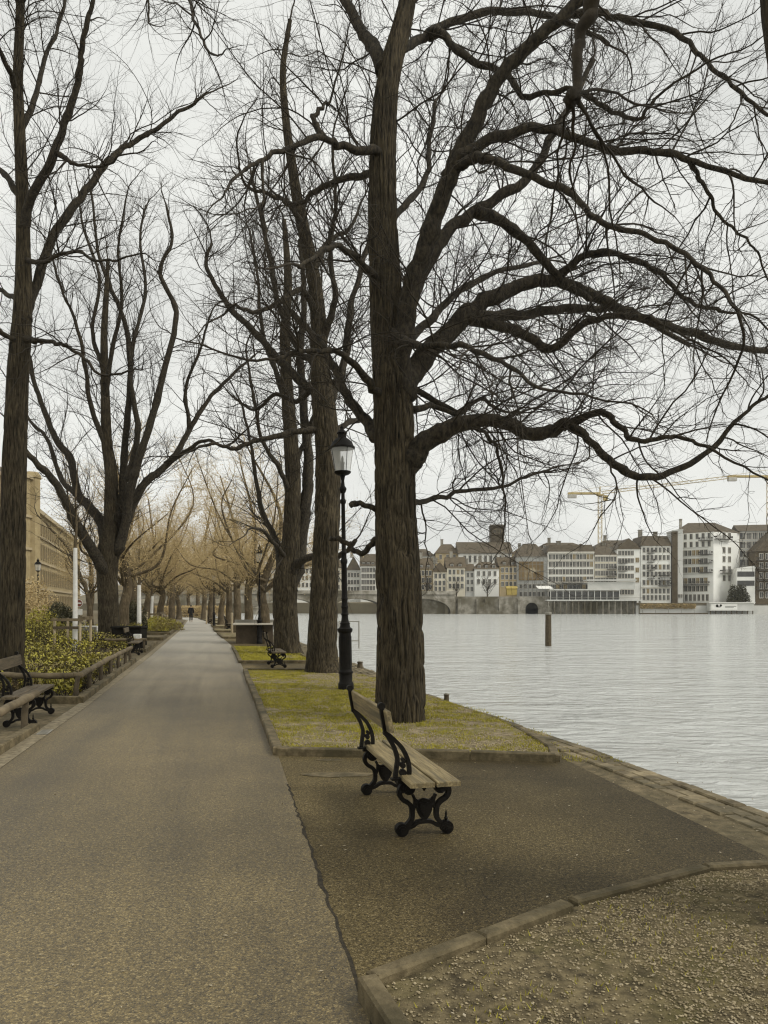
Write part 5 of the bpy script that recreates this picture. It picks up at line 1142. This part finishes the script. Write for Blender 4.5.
for k in (.3, .7):
    add_window(tw, (w0 + (w1 - w0) * k, 6.95, h - 2.0), (1, 0), .7, 1.6, style='s')
def oldhouse(label, u0, u1, vt, vr, y, wall, roof, rows, n, kind='gable', dm=0, zb=ZB, name='town_house', dp=10, am=0.0):
    b = Bld(name, label, 'house', [(X(u0, y), y), (X(u1, y), y)], zb, Z(vt, y), dp, M[wall], GR); b.wins(0, [Z(v, y) for v in rows], n, .95, 1.65, .05, .95, am); b.roof(kind, Z(vr, y) - Z(vt, y), roof, .35)
    if dm: b.dormers(0, dm, Z(vt, y) + .1, 1.2, 1.3)
    b.chimney(.3, dp * .5, .9, 1.8, Z(vr, y) - .3); return b
oldhouse('yellow ochre house just left of the scaffolded house', 499.5, 518, 566, 556, 243.5, 'walltan', 'roofbrown', [570, 577, 584], 4, 'gable', 2)
oldhouse('white four window wide house with dormers below the church', 474.5, 499, 569, 561, 242.5, 'wallwhite', 'roofbrown', [573.5, 581.5], 4, 'hip', 3)
oldhouse('narrow grey white house left of the white house below the church', 465.5, 474.2, 571, 563, 243, 'wallgrey', 'roofbrown', [575, 582, 589], 2, 'gable')
oldhouse('cream house with steep brown roof left of the narrow grey house', 447, 465.2, 568, 556, 243, 'wallcream', 'roofbrown', [572, 579, 586], 4, 'gable', 2, am=.1)
oldhouse('pale gabled house right of the large linden trunk', 433, 446.8, 572, 562, 243.4, 'wallcream', 'roofbrown', [576, 583, 589], 3, 'xgable', am=.1)
oldhouse('ochre house half hidden by the large linden trunk', 417, 432.8, 569, 557, 244, 'walltan', 'roofbrown', [573, 580, 587], 4, 'gable', 2)
oldhouse('brown roofed house high on the slope left of the church', 436, 459, 553, 543, 266, 'walltan', 'roofbrown', [557], 3, 'hip', 0, 8)
oldhouse('grey house high on the slope behind the ochre house', 405, 435, 556, 548, 270, 'wallgrey', 'roofdark', [560], 6, 'hip', 3, 8)
oldhouse('brown roofed house rising behind the scaffolded house', 512, 545, 554, 547, 270, 'walltan', 'roofbrown', [558], 4, 'hip', 0, 8)
oldhouse('dark roofed house behind the hotel roofs', 536, 590, 549, 541.5, 262, 'wallgrey', 'roofdark', [552], 8, 'hip', 4, 8)
oldhouse('dark roofed house behind the hotel wing and gabled house', 596, 640, 547, 539, 260, 'wallgrey', 'roofdark', [550], 6, 'hip', 3, 8)
oldhouse('tall white house seen between the lamp and the large linden', 360.5, 376, 566, 553, 262, 'wallwhite', 'roofdark', [570, 576, 582, 588], 5, 'gable', 3)
oldhouse('pale house with a slanted roof right beside the lamp column', 347, 360.2, 570, 556, 263, 'wallgrey', 'roofdark', [575, 582, 589], 4, 'xgable')
oldhouse('white house hidden mostly behind the large linden trunk', 376.5, 398, 564, 552, 264, 'wallwhite', 'roofdark', [569, 576, 583], 5, 'gable', 2)
oldhouse('pale house framed between the second and third lindens', 296, 318, 566, 556, 264, 'wallwhite', 'roofdark', [571, 578, 585], 5, 'hip', 2)
oldhouse('grey house seen left of the third linden', 262, 292, 570, 561, 272, 'wallgrey', 'roofdark', [575, 582, 589], 6, 'hip')
oldhouse('long pale house behind the second linden trunk', 318.5, 346, 568, 558, 264, 'wallcream', 'roofdark', [573, 580, 587], 6, 'hip')
oldhouse('distant grey house beyond the path end', 196, 240, 590, 583, 300, 'wallgrey', 'roofdark', [594, 599], 6, 'hip')
# far quay wall, stairs, arch, small yellow hut, far trees
y = 237.2; t = thing('river_wall', 'old stone river wall with buttresses below the church houses', 'river wall', (X(400, y), y, -.8)); L = X(552, y) - X(400, y)
MB().box(0, L, -.4, .6, -2, Z(596.5, y) + .8).build('wall', M['stone'], t)
for u in (446, 459, 486, 500, 519): MB().box(X(u, y) - X(400, y) - .5, X(u, y) - X(400, y) + .5, -1.1, -.401, -2, Z(599, y) + .8).build('buttress', M['stone'], t)
m = MB(); m.disc(X(531.5, y) - X(400, y), 1.6, 1.9, -.46, -.405, 20); m.box(X(531.5, y) - X(400, y) - 1.9, X(531.5, y) - X(400, y) + 1.9, -.46, -.405, .1, 1.6); m.build('arch_opening', M['black'], t)
m = MB(); x0 = X(476, y) - X(400, y)
for k in range(14): m.box(x0 + k * .55, x0 + k * .55 + .6, -1.2, -.405, -1, 4.6 - k * .3)
m.build('stairs', M['stone'], t)
t2 = thing('river_wall', 'low pale river wall below the apartment block and balcony house', 'river wall', (X(635, y), 236.4, -.8)); L = X(830, y) - X(635, y); MB().box(0, L, -.2, .6, -2, 2.6).build('wall', M['wallgrey'], t2); MB().box(0, L, -.25, .65, 2.602, 2.85).build('coping', M['stone'], t2)
t = thing('garden_hut', 'small bright yellow hut on the far river wall beside the scaffolded house', 'hut', (X(507, 238.5), 238.5, Z(595, 238.5))); w = X(517, 238.5) - X(507, 238.5)
MB().box(0, w, 0, 1.8, 0, 2.0).build('wall', M['yellow'], t); MB().add([(-.2, -.2, 2.004), (w + .2, -.2, 2.004), (w + .2, 2, 2.004), (-.2, 2, 2.004), (-.2, .9, 2.8), (w + .2, .9, 2.8)], [(0, 1, 5, 4), (1, 2, 5), (2, 3, 4, 5), (3, 0, 4), (3, 2, 1, 0)]).build('roof', M['yellow'], t, False, True)
shrub('bank_shrub', 'dark bushy shrub on the bank beside the white apartment block', (X(738, 235.8), 235.9, 1.8), 3.8, .9, 6.5, 3000, .3, M['darkleaf'], 71)
shrub('bank_shrub', 'brown shrubbery along the low river wall below the balcony house', (X(668, 235.8), 235.9, .8), 8.5, .45, 1.5, 3600, .2, M['tan'], 72, 'shrub', True)
def bank_tree(label, u, y, h, zb, seed):
    r = np.random.default_rng(seed); t = thing('bare_tree', label, 'tree', (X(u, y), y, zb)); P = crom(NP([(0, 0, -.5), (.1, 0, h * .4), (0, 0, h * .95)]), 8); q = np.linspace(.28, .04, len(P)); limb_obj('trunk', P, q, t, M['bark2'], 8)
    crown(r, [(P[4:], q[4:])], t, M['twig'], S(.22, .1, 42, h * .5, 6, .09, .1, .4, .1, .3), S(.4, .1, 40, h * .2, 4, .05, .12, .4, .1, .3), None, (3, 3, 3))
bank_tree('bare tree on the stone river wall in front of the white house', 487, 238.3, 8, 2.4, 81)
bank_tree('bare tree on the river wall beside the ochre house', 456, 238.4, 7, 2.4, 82)
bank_tree('bare tree at the bridge head right of the large linden', 426, 240, 9, 2.0, 83)
# --- stone bridge
t = thing('stone_bridge', 'old stone arch bridge crossing the river behind the linden trunks', 'bridge', (X(452, 240), 240, -.8)); o0 = NP((X(452, 240), 240.0)); o1 = NP((-78.0, 222.0)); d = (o1 - o0) / np.linalg.norm(o1 - o0); Lb = float(np.linalg.norm(o1 - o0)); nn = NP([-d[1], d[0]])
nsp = 5; sp = Lb / nsp; top = Z(594.5, 236) + .8; bm_ = MB()
prof = [(0, top)]; prof = []
for k in range(nsp):
    s0 = k * sp + 1.6; s1 = (k + 1) * sp - 1.6
    prof += [(k * sp, -2), (s0, -2), (s0, .7)] + [(s0 + (s1 - s0) * (1 - cos(a)) / 2, .7 + (top - 2.0) * sin(a)) for a in np.linspace(.15, pi - .15, 13)] + [(s1, .7), (s1, -2), ((k + 1) * sp, -2)]
# spandrel built as quads between arch and deck
def brx(s, off): p = d * s + nn * off; return p
vs = []; fs = []
for s, z in prof:
    for off in (-4, 4): p = brx(s, off); vs += [(p[0], p[1], z), (p[0], p[1], top)]
for k in range(len(prof) - 1):
    a = 4 * k; b_ = a + 4; fs += [(a, b_, b_ + 1, a + 1), (a + 2, a + 3, b_ + 3, b_ + 2), (a, a + 2, b_ + 2, b_), (a + 1, b_ + 1, b_ + 3, a + 3)]
MB().add(vs, fs).build('spandrel', M['stone'], t, False, True)
for off in (-4.2, 4.2):
    p, q = brx(0, off), brx(Lb, off); MB().obox(p, q, .4, top + .004, top + 1.1, .03).build('parapet', M['stone'], t)
for k in range(1, nsp):
    p = brx(k * sp, 0); MB().obox(p - nn * 6.0, p + nn * 6.0, 3.0, -2, 2.2, .3).build('cutwater', M['stone'], t)
# --- tower crane
def lattice(mb, p, q, w, n, th=.11):
    p = NP(p, float); q = NP(q, float); ax = (q - p) / np.linalg.norm(q - p); u = np.cross(ax, (0, 1, 0) if abs(ax[1]) < .9 else (1, 0, 0)); u /= np.linalg.norm(u); v = np.cross(ax, u); c = [(u * a + v * b) * w / 2 for a, b in ((-1, -1), (1, -1), (1, 1), (-1, 1))]
    for e in c: mb.tube([p + e, q + e], th, 4)
    for k in range(n):
        a, b = p + (q - p) * k / n, p + (q - p) * (k + 1) / n
        for i in range(4): mb.tube([a + c[i], b + c[(i + 1) % 4]], th * .6, 4)
def crane(label, u, y, vtop, vbase, left, right):
    b = (X(u, y), y, 6.0); t = thing('tower_crane', label, 'crane', b); zt = Z(vtop, y) - 6
    m = MB(); lattice(m, (0, 0, -4), (0, 0, zt), 1.3, 22, .09); m.build('mast', M['crane'], t)
    P = lambda uv, yy=y: NP(A(uv[0], uv[1], yy)) - NP(b)
    m = MB(); q = P(right); lattice(m, (.8, 0, zt + .9), q, 1.0, 26, .07); m.build('jib', M['crane'], t)
    m = MB(); q = P(left); m.obox((q[0], 0), (0, 0), 1.4, zt + .2, zt + 1.0, .05); m.build('counter_jib', M['crane'], t)
    MB().bbox(q[0], q[0] + 3.2, -.8, .8, zt - 1.2, zt + .19, .05).build('counterweight', M['concretegrey'], t)
    MB().bbox(1.0, 2.6, -1.6, -.5, zt - 2.3, zt - .3, .1).build('cab', M['crane'], t); MB().box(-1.1, 1.1, -1.1, 1.1, zt - .3, zt + .19).build('slewing_ring', M['crane'], t)
    m = MB(); m.tube([(0, 0, zt), (0, 0, zt + 3.2)], .25, 6); m.tube([(0, 0, zt + 3.2), (q[0] + 1, 0, zt + 1)], .06, 4); m.tube([(0, 0, zt + 3.2), tuple(P(right) * .6 + NP((0, 0, .4 * zt)))], .06, 4); m.build('apex', M['crane'], t)
    hk = MB(); e = P(right) * .35 + NP((0, 0, .65 * zt)); hk.tube([(e[0], e[1], zt + .5), (e[0], e[1], zt - 9)], .05, 4); hk.build('hoist_cable', M['balcony'], t)
crane('yellow tower crane with a long jib above the cream hotel', 600, 300, 495, 545, (568, 494), (735, 476.5))
crane('partly seen crane with a short dark arm at the right picture edge', 769, 300, 478, 530, (728, 478), (900, 465))

# --- sandstone building on the left
P0 = NP(A(36, 606, 113)[:2]); P1 = NP(A(80, 606, 175)[:2])
b = Bld('sandstone_building', 'long sandstone building with rows of tall windows, receding on the left behind the trees', 'building', [tuple(P0), tuple(P1)], -.3, 16.0, 16, M['sand']); b.style = 's'
ztop = 16.0
for i_, z in enumerate((2.4, 6.2, 10.0, 13.4)): b.wins(0, [z], 24, 1.15, 2.3 if i_ < 3 else 1.7, .02, .98)
b.bands(0, [4.1, 8.1, 11.9], .3, .25, 'sandtrim'); b.bands(0, [15.4], .6, .5, 'sandtrim'); b.roof('hip', 4.5, 'roofdark', .5)
a = P0 + NP((.6, -1.0)); bw = Bld('sandstone_wing', 'projecting sandstone wing with a corner turret at the far left edge', 'building', [(A(-60, 606, 104)[0], 104), (A(18, 606, 104)[0], 104), (A(30, 606, 107)[0], 107), (A(35.5, 606, 112)[0], 112)], -.3, Z(476, 106), 8, M['sand']); bw.style = 's'
for z in (2.6, 7.2, 11.8, 16.0): bw.wins(0, [z], 5, 1.4, 2.6, .05, .98); bw.wins(1, [z], 1, .8, 2.4, .2, .8); bw.wins(2, [z], 1, .9, 2.4, .2, .8)
for k in range(3): bw.bands(k, [4.8, 9.4, 13.9], .35, .25, 'sandtrim'); bw.bands(k, [Z(478, 106)], .5, .4, 'sandtrim')
bw.roof('hip', 2.5, 'roofdark', .2)
m = MB(); c = NP(A(27, 606, 107)[:2]) - bw.base[:2]; m.lathe([(1.1, 0), (1.15, Z(474, 106)), (1.35, Z(473, 106)), (1.3, Z(471, 106)), (.9, Z(467, 106))], 8, c[0], c[1] + 1.5); m.build('turret', M['sand'], bw.root)

# ------------------------------------------------------------------ air, light, camera
HAZE = 0.0002
if HAZE:
    m = bpy.data.materials.new('haze'); m.use_nodes = True; nt = m.node_tree; nt.nodes.remove(nt.nodes['Principled BSDF'])
    pv = nt.nodes.new('ShaderNodeVolumePrincipled'); pv.inputs['Color'].default_value = (.9, .91, .9, 1); pv.inputs['Density'].default_value = HAZE; pv.inputs['Anisotropy'].default_value = .2
    nt.links.new(pv.outputs['Volume'], nt.nodes['Material Output'].inputs['Volume'])
    hz = MB().box(-520, 440, -55, 700, -4.3, 62).build('haze', m); struct(hz, 'stuff')
w = bpy.data.worlds.new('World'); sc.world = w; w.use_nodes = True; nt = w.node_tree; N = nt.nodes; L_ = nt.links
SUN_EL, SUN_AZ = 42.0, 112.0     # azimuth measured from +y (view direction) towards +x
sky = N.new('ShaderNodeTexSky'); sky.sky_type = 'NISHITA'; sky.sun_disc = False; sky.sun_elevation = R(SUN_EL); sky.sun_rotation = R(SUN_AZ); sky.air_density = 1; sky.dust_density = 4; sky.ozone_density = 1
hs = N.new('ShaderNodeHueSaturation'); hs.inputs['Saturation'].default_value = .05; L_.new(sky.outputs[0], hs.inputs['Color'])
tc = N.new('ShaderNodeTexCoord'); mp = N.new('ShaderNodeMapping'); mp.inputs['Scale'].default_value = (1, 1, 2.6); L_.new(tc.outputs['Generated'], mp.inputs['Vector'])
cn = N.new('ShaderNodeTexNoise'); cn.inputs['Scale'].default_value = 2.2; cn.inputs['Detail'].default_value = 6; cn.inputs['Roughness'].default_value = .5; L_.new(mp.outputs[0], cn.inputs['Vector'])
cr = N.new('ShaderNodeValToRGB'); cr.color_ramp.elements[0].position = .3; cr.color_ramp.elements[0].color = (.62, .63, .62, 1); cr.color_ramp.elements[1].position = .7; cr.color_ramp.elements[1].color = (.86, .865, .84, 1); L_.new(cn.outputs['Fac'], cr.inputs['Fac'])
sca = N.new('ShaderNodeMix'); sca.data_type = 'RGBA'; sca.blend_type = 'MULTIPLY'; sca.inputs['Factor'].default_value = 1; sca.inputs['B'].default_value = (12.7, 12.7, 12.4, 1); L_.new(cr.outputs['Color'], sca.inputs['A'])
mx = N.new('ShaderNodeMix'); mx.data_type = 'RGBA'; mx.inputs['Factor'].default_value = .85; L_.new(hs.outputs['Color'], mx.inputs['A']); L_.new(sca.outputs['Result'], mx.inputs['B'])
bg = N['Background']; bg.inputs['Strength'].default_value = .1; L_.new(mx.outputs['Result'], bg.inputs['Color'])
s = bpy.data.lights.new('sun', 'SUN'); s.energy = 1.9; s.angle = R(18); s.color = (1, .97, .9); so = bpy.data.objects.new('sun', s); C.objects.link(so)
az, el = R(SUN_AZ), R(SUN_EL)
from mathutils import Vector
so.rotation_euler = Vector((-sin(az) * cos(el), -cos(az) * cos(el), -sin(el))).to_track_quat('-Z', 'Y').to_euler()
cam = bpy.data.cameras.new('camera'); co = bpy.data.objects.new('camera', cam); C.objects.link(co); sc.camera = co
co.location = (0, 0, EYE); co.rotation_euler = (R(90), 0, 0); cam.sensor_fit = 'VERTICAL'; cam.sensor_height = 36; cam.sensor_width = 36; cam.lens = 36 * F / HH
cam.shift_y = (HOR - HH / 2) / HH; cam.clip_start = .05; cam.clip_end = 3000
vs_ = sc.view_settings; vs_.view_transform = 'Standard'; vs_.look = 'None'; vs_.gamma = 1; vs_.exposure = 0; vs_.use_curve_mapping = False
sc.render.engine = 'CYCLES'; sc.cycles.use_denoising = True; sc.cycles.max_bounces = 6; sc.cycles.transparent_max_bounces = 6; sc.cycles.volume_bounces = 0; sc.cycles.filter_width = 1.2
